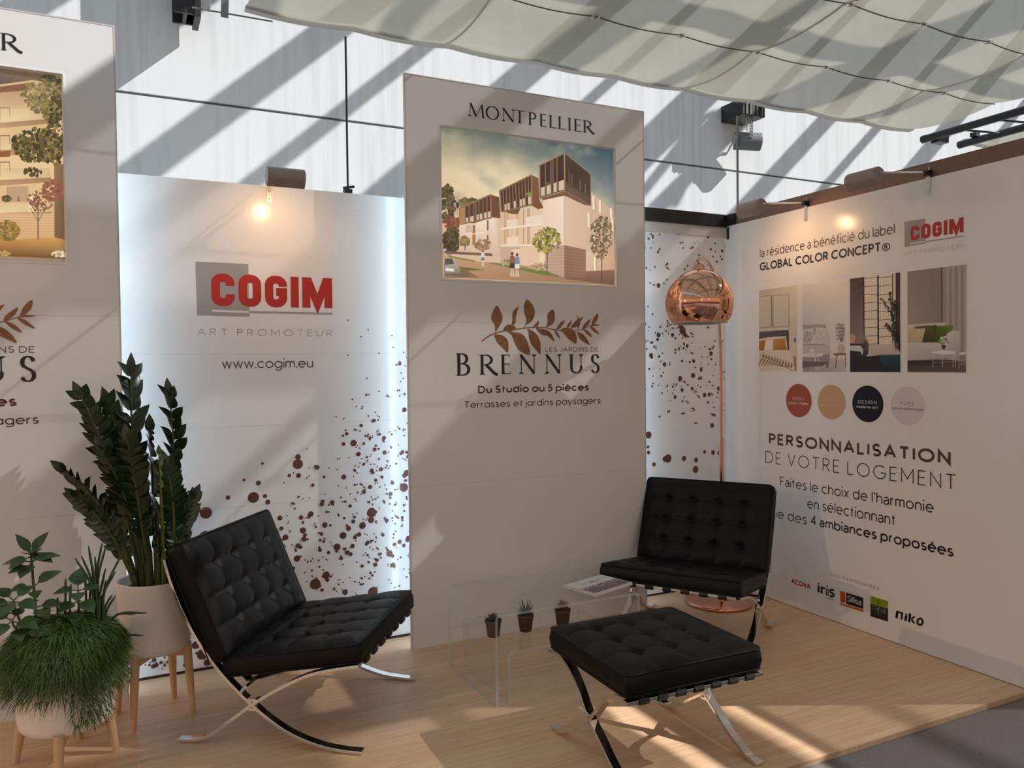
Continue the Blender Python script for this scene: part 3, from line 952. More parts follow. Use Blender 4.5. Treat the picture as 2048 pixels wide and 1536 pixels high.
def mixc(a, b, t):
    t = max(0.0, min(1.0, t))
    return tuple(a[i] + (b[i] - a[i]) * t for i in range(3))
# ------------------------------------------------------------------ the two tall display panels
DXL = -2.8597
def zoomf(ox, oy, s): return lambda x, y: (ox + x / s, oy + y / s)
CX0, CX1, PZ = 1.3258, 2.8287, 3.022
r_tl, r_tr, r_br, r_bl = at(879.3, 249.3, 1, YP), at(1231.9, 297.1, 1, YP), at(1232.3, 572.7, 1, YP), at(885, 558.7, 1, YP)
RX0, RX1 = (r_tl.x + r_bl.x) / 2, (r_tr.x + r_br.x) / 2
RZ1, RZ0 = (r_tl.z + r_tr.z) / 2, (r_bl.z + r_br.z) / 2

def tall_panel(dx, label):
    t = thing('display_panel', ((CX0 + CX1) / 2 + dx, YP + 0.01, 0), 0, label, 'display panel', 'tall display panels')
    y0, y1 = YP, YP + 0.022
    X0, X1 = CX0 + dx, CX1 + dx
    a0, a1 = RX0 + dx, RX1 + dx
    mb = MB()
    ch = 0.008
    # front face with an opening, chamfered towards the picture
    P = lambda x, z, y=y0: (x, y, z)
    o = [P(X0, 0), P(X1, 0), P(X1, PZ), P(X0, PZ)]
    h = [P(a0, RZ0), P(a1, RZ0), P(a1, RZ1), P(a0, RZ1)]
    g = [P(a0 + ch, RZ0 + ch, y0 + 0.014), P(a1 - ch, RZ0 + ch, y0 + 0.014), P(a1 - ch, RZ1 - ch, y0 + 0.014), P(a0 + ch, RZ1 - ch, y0 + 0.014)]
    mb.add(o + h, [(0, 1, 5, 4), (1, 2, 6, 5), (2, 3, 7, 6), (3, 0, 4, 7)])
    mb.add(h + g, [(0, 1, 5, 4), (1, 2, 6, 5), (2, 3, 7, 6), (3, 0, 4, 7)])
    b = [P(X0, 0, y1), P(X1, 0, y1), P(X1, PZ, y1), P(X0, PZ, y1)]
    mb.add(b, [(3, 2, 1, 0)])
    mb.add(o + b, [(0, 4, 5, 1), (1, 5, 6, 2), (2, 6, 7, 3), (3, 7, 4, 0)])
    mb.build('board', M['panel'], t)
    mb = MB()
    e = 0.006
    mb.box((X0 - e, y0 - 0.001, 0), (X0, y1, PZ + e)); mb.box((X1, y0 - 0.001, 0), (X1 + e, y1, PZ + e)); mb.box((X0, y0 - 0.001, PZ), (X1, y1, PZ + e))
    mb.build('edge_trim', M['panel_edge'], t)
    mb = MB()
    for x0, x1, z0, z1 in ((a0 - .005, a1 + .005, RZ1, RZ1 + .006), (a0 - .005, a1 + .005, RZ0 - .006, RZ0), (a0 - .006, a0, RZ0, RZ1), (a1, a1 + .006, RZ0, RZ1)):
        mb.box((x0, y0 - 0.002, z0), (x1, y0 - 0.0002, z1))
    mb.build('picture_frame', M['panel'], t)
    for x in ([X0 + 0.035, X1 - 0.035]):
        mb = MB(); mb.box((x - 0.006, y1 + 0.0003, 0.04), (x + 0.006, y1 + 0.008, PZ - 0.35))
        mb.build('led_strip', M['led'], t)
    return t
panel_c = tall_panel(0, 'tall white panel with the lit picture of stepped white apartment blocks, behind the clear tables')
panel_l = tall_panel(DXL, 'tall white panel cut off at the left picture edge, behind the potted plants')

# ---- the backlit picture of the right-hand panel
rnd = random.Random(5)
q = zoomf(870, 240, 4.518)
PY = YP + 0.0135
p = Paint(1, PY, q, lift=0.0)
def sky(u, v):
    top = mixc((112, 118, 104), (52, 76, 92), u)
    mid = mixc((228, 205, 165), (120, 130, 128), max(0, (u - .45) / .55))
    low = mixc((226, 178, 140), (214, 196, 170), u)
    c = mixc(top, mid, v / .30) if v < .30 else mixc(mid, low, (v - .30) / .35)
    g = math.exp(-((u - .30) ** 2 / .05 + (v - .36) ** 2 / .02))
    c = mixc(c, (244, 226, 184), g * .75)
    nse = noise.fractal((u * 5, v * 7 - u * 2, 3.1), 0.9, 2.1, 5)
    c = mixc(c, (226, 205, 165), max(0, nse) * .75)
    return mixc(c, (62, 88, 100), max(0, -nse) * .35)
p.grid([(55, 52), (1628, 258), (1620, 1494), (76, 1428)], 44, 34, sky)
gr = [(95, 88, 48), (122, 110, 60), (70, 66, 38), (140, 120, 75)]
p.blobs(rnd, 300, 760, 105, 50, 90, 22, gr)
p.blobs(rnd, 110, 760, 70, 180, 150, 22, [(88, 76, 46), (112, 92, 58), (70, 58, 36)], (70, 560, 330, 1180))
p.blobs(rnd, 145, 940, 75, 70, 60, 26, [(160, 92, 62), (140, 84, 58), (118, 76, 50)], (75, 800, 330, 1200))
p.blobs(rnd, 150, 1080, 80, 110, 150, 24, [(80, 66, 42), (100, 82, 54), (66, 54, 36)], (75, 900, 330, 1200))
p.poly([(80, 1190), (600, 1215), (1165, 1300), (1620, 1350), (1620, 1492), (80, 1424)], [(196, 158, 122), (214, 178, 142), (202, 164, 130), (170, 130, 100), (150, 112, 84), (188, 142, 104)])
p.poly([(1165, 690), (1400, 740), (1400, 640), (1620, 830), (1620, 1320), (1165, 1320)], [(224, 192, 166), (214, 182, 156), (214, 182, 156), (208, 176, 148), (206, 168, 136), (224, 190, 160)])
p.poly([(220, 945), (440, 890), (510, 880), (592, 895), (592, 1290), (220, 1190)], [(238, 208, 184), (240, 212, 188), (246, 222, 200), (220, 186, 160), (212, 176, 150), (226, 190, 162)])
p.poly([(590, 850), (760, 790), (980, 800), (980, 1132), (592, 1136)], [(222, 184, 148), (228, 194, 160), (232, 200, 170), (236, 204, 174), (228, 190, 156)])
for x in (632, 655, 742, 800, 838, 850): p.line([(x, 800), (x, 1130)], 9, (188, 148, 112))
p.poly([(650, 905), (745, 895), (745, 965), (650, 975)], (240, 214, 186)); p.poly([(820, 880), (978, 850), (978, 940), (820, 960)], (238, 216, 194))
p.poly([(650, 1060), (750, 1052), (750, 1122), (650, 1125)], (240, 212, 180))
p.line([(592, 985), (980, 938)], 16, (246, 228, 206)); p.line([(592, 1133), (980, 1130)], 14, (246, 226, 200))
p.poly([(975, 720), (1165, 680), (1165, 1132), (975, 1125)], [(240, 210, 188), (246, 222, 202), (244, 214, 190), (236, 204, 176)])
p.line([(1165, 690), (1165, 1132)], 5, (206, 172, 146))
# stone base
p.poly([(592, 1150), (768, 1150), (768, 1310), (592, 1310)], (206, 170, 146)); p.poly([(768, 1150), (1000, 1140), (1000, 1345), (768, 1310)], (232, 196, 164))
p.poly([(985, 1140), (1168, 1132), (1168, 1432), (985, 1380)], [(196, 160, 140), (188, 152, 132), (186, 152, 132), (192, 158, 138)])
p.poly([(1168, 1132), (1362, 1172), (1362, 1366), (1620, 1358), (1620, 1492), (1168, 1436)], [(146, 108, 88), (150, 112, 92), (150, 112, 90), (140, 102, 80), (112, 82, 64), (132, 98, 78)])
for k in range(10):
    y = 1150 + k * 28
    p.line([(1168, y), (1360, y + 28 - k)], 3, (168, 128, 106)); p.line([(1000, y + 6), (1168, y)], 3, (214, 180, 158))
p.poly([(1362, 1176), (1620, 1230), (1620, 1350), (1362, 1366)], [(226, 196, 168), (214, 170, 126), (206, 160, 118), (220, 190, 166)])
p.poly([(945, 1210), (992, 1208), (992, 1282), (945, 1280)], (246, 216, 166)); p.poly([(688, 1170), (765, 1165), (765, 1290), (688, 1285)], (238, 206, 170))
for x, y, hh in ((1420, 685, 120), (1478, 722, 115), (1578, 795, 85), (1376, 835, 130), (1425, 1040, 120), (1432, 1235, 125), (1590, 880, 120)):
    p.poly([(x, y), (x + 20, y + 8), (x + 22, y + hh + 6), (x + 2, y + hh)], (246, 226, 190)); p.line([(x + 23, y + 8), (x + 25, y + hh + 6)], 4, (150, 118, 92))
for x, y in ((468, 905), (468, 1040)): p.poly([(x, y), (x + 14, y), (x + 14, y + 95), (x, y + 95)], (120, 92, 70))
p.line([(350, 950), (350, 1130)], 26, (170, 118, 78)); p.line([(265, 1040), (440, 1018)], 9, (246, 224, 200))
p.poly([(275, 950), (340, 945), (340, 1010), (275, 1020)], (214, 182, 156)); p.poly([(362, 935), (440, 925), (440, 985), (362, 995)], (240, 214, 190))
p.poly([(100, 1186), (510, 1205), (520, 1232), (100, 1212)], (128, 96, 76)); p.poly([(150, 1212), (590, 1235), (590, 1290), (360, 1280), (150, 1240)], (222, 188, 160))
# three brown roof storeys
def storey(front, side, soff, fc, sc_, lc, slats, rail):
    if soff: p.poly(soff, (112, 78, 52))
    p.poly(side, sc_); p.poly(front, fc)
    a, b, c, d = [Vector(v) for v in front]        # TL TR BR BL
    for t in slats:
        x = a.lerp(b, t); y = d.lerp(c, t)
        p.line([tuple(x), tuple(y)], 8, (142, 108, 80))
    for t0, t1 in rail:
        lo0, lo1 = d.lerp(c, t0), d.lerp(c, t1)
        up0, up1 = a.lerp(b, t0), a.lerp(b, t1)
        k0, k1 = .04, .30
        p.poly([tuple(lo0.lerp(up0, k1)), tuple(lo1.lerp(up1, k1)), tuple(lo1.lerp(up1, k0)), tuple(lo0.lerp(up0, k0))], (214, 190, 166))
    p.line([tuple(d), tuple(a), tuple(b), tuple(c), tuple(d)], 13, lc)
storey([(222, 800), (500, 676), (505, 885), (222, 945)], [(500, 676), (577, 698), (590, 890), (505, 880)], [(270, 930), (440, 890), (440, 905), (350, 935)], (88, 54, 36), (110, 70, 46), (150, 110, 76), (.17, .3, .46, .52, .62, .75, .88), ((.2, .27), (.33, .44), (.54, .6), (.64, .72), (.78, .86), (.9, .98)))
p.poly([(222, 802), (268, 790), (270, 936), (222, 945)], (176, 128, 86))
storey([(582, 640), (868, 498), (872, 768), (596, 832)], [(868, 498), (932, 525), (940, 720), (978, 795), (930, 808), (872, 775)], [(630, 830), (770, 795), (750, 850), (700, 852)], (76, 46, 32), (124, 82, 54), (146, 110, 80), (.1, .2, .3, .4, .5, .6, .7, .8, .9), ((.12, .18), (.22, .28), (.42, .48), (.62, .68), (.72, .78), (.88, .98)))
p.blobs(rnd, 845, 670, 22, 26, 16, 12, [(150, 150, 70), (120, 124, 60)])
p.poly([(940, 705), (1168, 640), (1402, 775), (1350, 770), (1168, 684), (980, 725)], (122, 86, 60))
storey([(940, 410), (1166, 298), (1168, 642), (944, 706)], [(1166, 298), (1402, 492), (1402, 776), (1168, 642)], None, (62, 38, 28), (70, 50, 38), (158, 128, 98), (.24, .46, .54, .7), ((.05, .2), (.28, .44), (.56, .68), (.76, .98)))
for t in (.18, .28, .60, .8):
    a, b = Vector((1166, 298)).lerp(Vector((1402, 492)), t), Vector((1168, 642)).lerp(Vector((1402, 776)), t)
    p.line([tuple(a.lerp(b, .42)), tuple(a.lerp(b, .96))], 10, (118, 94, 78))
p.poly([(1180, 560), (1395, 690), (1395, 765), (1180, 640)], [(92, 70, 58), (84, 66, 56), (96, 76, 64), (110, 88, 72)])
p.line([(1166, 298), (1402, 492), (1404, 776), (1168, 642)], 8, (140, 110, 84))
p.blobs(rnd, 1022, 575, 20, 14, 14, 10, [(108, 110, 50), (80, 84, 44)])
# lawns, road, car, people, trees
p.poly([(120, 1225), (360, 1270), (360, 1282), (120, 1240)], (128, 130, 66)); p.poly([(215, 1325), (460, 1358), (222, 1364)], (104, 106, 52))
p.poly([(470, 1290), (600, 1300), (820, 1340), (1000, 1365), (1160, 1425), (1000, 1408), (760, 1356), (580, 1316)], (118, 126, 58))
p.blobs(rnd, 640, 1285, 50, 25, 40, 14, [(160, 150, 100), (120, 120, 70), (190, 170, 130)]); p.blobs(rnd, 930, 1325, 85, 28, 70, 14, [(190, 170, 130), (136, 132, 78), (206, 160, 134)])
p.poly([(82, 1290), (230, 1330), (400, 1424), (82, 1424)], [(120, 92, 72), (130, 100, 78), (150, 114, 86), (84, 62, 50)])
p.poly([(84, 1300), (150, 1245), (185, 1285), (222, 1345), (228, 1415), (84, 1420)], [(172, 164, 150), (188, 178, 164), (180, 170, 154), (168, 156, 140), (120, 104, 88), (130, 116, 98)])
p.poly([(86, 1255), (150, 1252), (172, 1300), (86, 1310)], (86, 82, 78)); p.poly([(92, 1335), (168, 1345), (168, 1370), (92, 1365)], (232, 226, 214)); p.line([(86, 1395), (226, 1398)], 8, (84, 70, 60))
def person(x, y, s, top, bot, skin=(196, 150, 120)):
    p.poly([(x - 8 * s, y + 2), (x - 3 * s, y - 40 * s), (x - 1 * s, y + 2)], (224, 198, 172)); p.poly([(x + 1 * s, y + 2), (x + 2 * s, y - 40 * s), (x + 9 * s, y + 4)], (224, 198, 172))
    p.poly([(x - 11 * s, y - 32 * s), (x - 8 * s, y - 58 * s), (x + 8 * s, y - 58 * s), (x + 11 * s, y - 32 * s)], bot)
    p.poly([(x - 11 * s, y - 50 * s), (x - 8 * s, y - 80 * s), (x + 8 * s, y - 80 * s), (x + 12 * s, y - 52 * s)], top)
    p.poly([(x + 5.5 * s * math.cos(a), y - 88 * s + 8 * s * math.sin(a)) for a in [i * .785 for i in range(8)]], (104, 66, 48))
person(694, 1412, 2.3, (150, 92, 70), (70, 56, 52)); person(738, 1414, 2.2, (122, 144, 166), (236, 222, 202)); person(428, 1318, 1.5, (226, 214, 204), (110, 134, 160))
person(90, 1226, .8, (190, 190, 200), (60, 60, 80))
def ptree(x, y0, y1, rx, ry, n, cols, tr=(96, 72, 50)):
    p.line([(x, y0), (x + 3, y1 + ry)], 8, tr)
    for k in range(6): p.line([(x, y1 + ry * 1.1), (x + rx * (k - 2.5) * .3, y1 - ry * .2 + abs(k - 2.5) * ry * .2)], 3.5, tr)
    p.blobs(rnd, x, y1, rx, ry, n, 17, cols)
ptree(1008, 1388, 1090, 125, 115, 200, [(156, 142, 66), (126, 118, 52), (182, 164, 84), (104, 98, 46)])
ptree(1500, 1478, 1060, 105, 190, 170, [(126, 104, 74), (146, 120, 84), (106, 88, 62)])
ptree(266, 1180, 1095, 40, 45, 60, [(156, 138, 82), (130, 112, 66)]); ptree(430, 1195, 1130, 75, 45, 60, [(166, 130, 96), (146, 112, 80)])
p.build('printed_picture', M['lightbox'], panel_c, 'backlit picture of white apartment blocks with brown roof storeys under a cloudy sky')

# ---- the backlit picture of the left-hand panel
q = zoomf(0, 120, 3.746)
rnd = random.Random(8)
p = Paint(1, PY, q, lift=0.0)
XL = -1000
def wall_l(u, v):
    c = mixc((206, 164, 116), (238, 204, 152), min(1, v * 2)) if v < .5 else mixc((238, 204, 152), (202, 150, 92), (v - .5) * 1.6)
    return c
p.grid([(XL, -110), (490, 92), (503, 1492), (XL, 1420)], 18, 14, wall_l)
p.poly([(XL, -110), (480, 90), (480, 180), (240, 150), (0, 185), (XL, 160)], [(84, 74, 70), (92, 72, 52), (88, 66, 44), (118, 92, 66), (84, 72, 62), (80, 70, 66)])
p.poly([(XL, 170), (0, 183), (240, 152), (260, 165), (0, 200), (XL, 190)], (222, 180, 122)); p.poly([(XL, 190), (0, 200), (260, 165), (260, 200), (180, 230), (0, 245), (XL, 240)], (132, 78, 46))
p.poly([(XL, 245), (0, 248), (180, 232), (185, 360), (0, 385), (XL, 390)], [(196, 148, 104), (200, 152, 108), (190, 146, 104), (214, 176, 128), (218, 182, 132), (214, 176, 128)])
for y, hh in ((370, 100), (600, 75), (810, 90), (1070, 75)):
    p.poly([(XL, y + 10), (0, y), (370, y - 2), (385, y + 70), (0, y + hh), (XL, y + hh + 8)], [(236, 206, 152), (246, 220, 166), (220, 190, 140), (214, 182, 134), (240, 212, 160), (228, 196, 144)])
    p.poly([(XL, y + hh + 8), (0, y + hh), (385, y + 70), (385, y + 105), (0, y + hh + 42), (XL, y + hh + 50)], [(176, 130, 88), (188, 142, 98), (160, 122, 86), (170, 130, 94), (200, 152, 108), (190, 140, 96)])
p.poly([(XL, 690), (0, 685), (80, 680), (75, 725), (0, 728), (XL, 730)], (152, 92, 54))
for x, y in ((-260, 360), (0, 358), (-260, 570), (0, 566), (-260, 768), (0, 764)): p.line([(x, y + 110), (x, y), (72, y - 1), (74, y + 60)], 4, (146, 108, 74))
p.poly([(50, 950), (210, 945), (215, 1062), (50, 1064)], (196, 158, 122)); p.blobs(rnd, 50, 1038, 34, 22, 40, 12, [(110, 96, 50), (86, 76, 40)])
p.poly([(128, 1060), (132, 1025), (142, 1022), (150, 1060)], (172, 104, 76)); p.poly([(132, 1030), (136, 1018), (144, 1030)], (120, 76, 56))
p.poly([(215, 1010), (290, 1040), (290, 1140), (215, 1140)], (246, 226, 176))
p.poly([(XL, 1140), (405, 1150), (412, 1350), (XL, 1350)], [(222, 178, 128), (226, 184, 136), (222, 176, 122), (214, 166, 110)])
for k in range(9): p.line([(XL, 1160 + k * 22), (0, 1155 + k * 22), (408, 1166 + k * 20)], 3, (204, 158, 112))
p.poly([(405, 780), (480, 780), (500, 1350), (408, 1345)], [(150, 116, 82), (130, 96, 66), (104, 74, 50), (130, 98, 68)])
p.poly([(XL, 1340), (0, 1350), (412, 1330), (503, 1350), (503, 1492), (XL, 1420)], [(172, 122, 60), (196, 142, 74), (214, 160, 84), (160, 112, 56), (106, 74, 40), (150, 104, 52)])
dk = [(76, 66, 34), (96, 84, 40), (124, 106, 52), (62, 52, 30), (150, 128, 70)]
CL = (40, 60, 478, 1480)
p.blobs(rnd, 390, 260, 100, 200, 380, 20, dk, CL); p.blobs(rnd, 260, 250, 100, 90, 120, 16, [(150, 128, 66), (176, 150, 84), (110, 96, 48)], CL); p.blobs(rnd, 300, 340, 90, 60, 90, 16, [(150, 130, 70), (120, 104, 54)], CL)
p.blobs(rnd, 290, 640, 200, 130, 420, 20, [(104, 90, 46), (84, 74, 38), (132, 114, 60), (66, 56, 32)], CL); p.blobs(rnd, 420, 560, 70, 230, 160, 20, dk, CL)
p.blobs(rnd, 250, 840, 70, 30, 40, 14, [(90, 78, 42), (70, 60, 34)], CL)
p.blobs(rnd, 395, 980, 80, 80, 130, 15, [(148, 86, 62), (126, 70, 52), (160, 100, 74)], CL); p.blobs(rnd, 300, 1060, 95, 75, 90, 13, [(160, 106, 78), (138, 84, 60)], CL)
p.line([(286, 1345), (285, 1060)], 9, (116, 82, 52))
for k in (-1, 1): p.line([(286, 1210), (286 + k * 60, 1110)], 5, (130, 92, 60))
p.blobs(rnd, 60, 1280, 85, 75, 300, 13, [(150, 120, 54), (176, 140, 66), (122, 98, 46)], (-200, 1200, 145, 1350)); p.blobs(rnd, -120, 1290, 120, 75, 300, 13, [(150, 120, 54), (176, 140, 66), (122, 98, 46)])
p.blobs(rnd, 440, 1455, 55, 24, 60, 9, [(240, 224, 196), (214, 190, 150)], (380, 1400, 495, 1485)); p.blobs(rnd, 20, 1450, 60, 18, 40, 10, [(226, 190, 110), (190, 150, 80)])
p.build('printed_picture', M['lightbox'], panel_l, 'backlit golden picture of a pale block with balconies behind a dark tree')

# ---- sprig of leaves in bronze foil, and the lettering
Z = zoomf(940, 580, 7.314)
LEAVES = [
 [(370, 610), (362, 520), (318, 440), (312, 380), (345, 290), (395, 225), (440, 300), (475, 385), (462, 470), (410, 560)],
 [(610, 515), (618, 430), (622, 330), (660, 280), (712, 240), (690, 310), (672, 400), (668, 470), (640, 505)],
 [(485, 600), (500, 550), (545, 508), (600, 510), (668, 538), (650, 580), (600, 615), (560, 605)],
 [(818, 500), (822, 430), (790, 320), (790, 220), (826, 136), (890, 185), (938, 270), (946, 350), (920, 430), (870, 485)],
 [(785, 552), (800, 510), (822, 496), (806, 530)],
 [(930, 545), (945, 505), (1003, 448), (1006, 500), (985, 535), (960, 550)],
 [(1115, 540), (1135, 470), (1128, 390), (1150, 330), (1212, 284), (1240, 360), (1236, 440), (1200, 505), (1150, 530)],
 [(1255, 580), (1290, 520), (1340, 460), (1388, 445), (1355, 510), (1310, 565)],
 [(1418, 550), (1430, 500), (1485, 440), (1474, 500), (1450, 540)],
 [(1475, 552), (1500, 500), (1560, 440), (1655, 392), (1620, 460), (1600, 520), (1540, 545)],
 [(1556, 370), (1590, 420), (1600, 480), (1580, 580), (1570, 540), (1575, 440)],
 [(1648, 565), (1660, 515), (1700, 470), (1758, 422), (1745, 480), (1700, 540)],
 [(1775, 520), (1792, 440), (1830, 375), (1872, 345), (1866, 420), (1830, 480)],
 [(1770, 520), (1810, 500), (1895, 510), (1850, 524), (1790, 528)],
 [(355, 655), (420, 652), (490, 672), (540, 720), (560, 790), (552, 915), (480, 850), (400, 770), (372, 710)],
 [(550, 610), (620, 618), (720, 628), (790, 670), (840, 760), (876, 942), (780, 920), (700, 860), (650, 760), (610, 660)],
 [(838, 568), (920, 600), (980, 660), (1020, 740), (1032, 830), (1028, 940), (960, 870), (890, 780), (862, 690), (855, 610)],
 [(965, 556), (1040, 566), (1120, 585), (1180, 630), (1215, 690), (1236, 756), (1180, 710), (1130, 668), (1060, 660), (1000, 610)],
 [(1230, 592), (1270, 610), (1300, 660), (1318, 714), (1270, 670)],
 [(1325, 590), (1360, 558), (1430, 552), (1500, 575), (1545, 640), (1562, 720), (1550, 788), (1470, 740), (1400, 670), (1360, 620)],
 [(1560, 622), (1610, 625), (1670, 665), (1715, 725), (1748, 802), (1670, 760), (1605, 715), (1580, 660)],
 [(1655, 572), (1710, 590), (1760, 640), (1786, 690), (1720, 655), (1680, 610)],
 [(1752, 525), (1810, 552), (1855, 600), (1892, 648), (1830, 620), (1775, 570)],
]
STEM = [(172, 756), (240, 695), (345, 640), (470, 604), (640, 578), (800, 556), (960, 546), (1080, 548), (1200, 572), (1310, 594), (1420, 600), (1560, 596), (1680, 560), (1775, 515)]
def sprig(parent, dx, label):
    mb = MB()
    n = Vector((0, -1, 0))
    z = 0.0008
    for lf in LEAVES:
        z += 0.00003
        c = catmull([(x, y, 0) for x, y in lf], 3, closed=True)
        vs = [at(*Z(v.x, v.y), 1, YP) + n * z + Vector((dx, 0, 0)) for v in c]
        A = Vector((0, 0, 0))
        for i in range(len(vs)): A += vs[i].cross(vs[(i + 1) % len(vs)])
        mb.add(vs if A.dot(n) > 0 else vs[::-1], [tuple(range(len(vs)))])
    pts = [(v.x, v.y) for v in catmull([(x, y, 0) for x, y in STEM], 3)]
    L, Rr = ribbon(pts, [18 - 10 * i / len(pts) for i in range(len(pts))])
    z += 0.0001
    vs = []
    for a, b in zip(L, Rr):
        for x, y in (a, b): vs.append(at(*Z(x, y), 1, YP) + n * z + Vector((dx, 0, 0)))
    mb.add(vs, [(2 * i, 2 * i + 2, 2 * i + 3, 2 * i + 1) for i in range(len(L) - 1)])
    return mb.build('leaf_emblem', M['foil'], parent, label=label)

def zc(a, b): return (at(*a, 1, YP).z + at(*b, 1, YP).z) / 2
for pan, dx in ((panel_c, 0.0), (panel_l, DXL)):
    sprig(pan, dx, 'embossed bronze leaf sprig')
    zb = zc((936, 233), (1187, 266.6)); cap = at(936, 206.5, 1, YP).z - at(936, 233, 1, YP).z
    f = lambda x: at(x, 250, 1, YP)
    xs = [(936, 969), (972, 998), (1003, 1030), (1029, 1050), (1056, 1073), (1079, 1093), (1097, 1113), (1115, 1131), (1136, 1142), (1147, 1163), (1165, 1188)]
    serif(pan, 'heading_lettering', M['ink_black'], 1, YP, [(c, f(a), f(b), zb, cap) for c, (a, b) in zip('MONTPELLIER', xs)], dx, 'large black serif town name over the picture')
    f = lambda x: at(x, 748, 1, YP)
    zb = at(1100, 747.2, 1, YP).z; cap = zb - at(1100, 785.6, 1, YP).z; capB = zb - at(911, 795, 1, YP).z
    xs = [(911.3, 940.5), (957.5, 994.5), (1001, 1022), (1037, 1073), (1088.5, 1123.5), (1137, 1168), (1181.5, 1199)]
    serif(pan, 'title_lettering', M['ink_black'], 1, YP, [(c, f(a), f(b), zb if i else zb - .004, capB if i == 0 else cap) for i, (c, (a, b)) in enumerate(zip('BRENNUS', xs))], dx, 'large black serif title under the leaves')
    text('LES JARDINS DE', pan, 'small_lettering', M['ink_grey'], 1, YP, (1091, 703.7), (1197.5, 703.5), at(1100, 694, 1, YP).z - at(1100, 703.7, 1, YP).z, .115, .17, dx=dx)
    text('Du Studio au 5 pièces', pan, 'bold_lettering', M['ink_maroon'], 1, YP, (956, 786), (1178, 782), .0425, .19, .085, dx=dx, space=.30, label='bold maroon line of text')
    text('Terrasses et jardins paysagers', pan, 'lettering', M['ink_black'], 1, YP, (928.6, 815.5), (1201, 808), .0385, .112, .115, dx=dx, space=.34)
# thin joints between the printed sheets
for pan, dx in ((panel_c, 0.0), (panel_l, DXL)):
    for z in (1.735, 0.86):
        MB().box((CX0 + dx, YP - 0.0006, z), (CX1 + dx, YP + 0.0001, z + 0.0012)).build('sheet_joint', M['panel_edge'], pan)

# ------------------------------------------------------------------ prints on the stand walls
def logo(parent, ax, val, sq, ul, let, cap, art, artm, artcap, grey):
    """grey square, red block letters, rule and small line"""
    n = plane_frame(ax)[1]
    def quad(ps, m_, lift, name, label=None):
        vs = [at(*a, ax, val) + n * lift for a in ps]
        if (vs[1] - vs[0]).cross(vs[2] - vs[1]).dot(n) < 0: vs = vs[::-1]
        return MB().add(vs, [(0, 1, 2, 3)]).build(name, m_, parent, label=label)
    quad(sq, M[grey], 0.0005, 'logo_square', 'pale grey square of the logo')
    (x0, y0), (x1, y1), (x2, y2), hh = ul
    quad([(x0, y0), (x1, y1), (x1, y1 + hh), (x0, y0 + hh)], M['ink_white'], 0.0009, 'logo_rule')
    quad([(x1, y1), (x2, y2), (x2, y2 + hh), (x1, y1 + hh)], M[grey], 0.0009, 'logo_rule')
    text('COGIM', parent, 'logo_lettering', M['ink_red'], ax, val, *let, cap, .26, .09 - .26, font=HEAVY, lift=0.0012, label='heavy red block letters of the logo')
    text('ART PROMOTEUR', parent, 'tagline_lettering', M[artm], ax, val, *art, artcap, .10, .42, space=.55)
A0 = at(430, 611, 1, YB); A1 = at(430, 546, 1, YB)
logo(wall_back, 1, YB, [(390.6, 523), (496.5, 528), (498.8, 633.5), (394, 631)], ((424, 619.5), (498, 622), (665, 625.5), 4), ((422.5, 612), (665, 616)), (A1.z - A0.z) * .985, ((394.5, 670.3), (664.5, 673.5)), 'ink_pale', .0345, 'ink_pale')
text('www.cogim.eu', wall_back, 'web_address', M['ink_grey'], 1, YB, (443.8, 736.2), (626.5, 736.2), .0505, .115, .10)
for z in (1.57, 1.205, 0.80):
    MB().box((-0.3, YB - 0.0006, z), (1.6, YB + 0.0001, z + 0.0012)).build('sheet_joint', M['panel_edge'], wall_back)

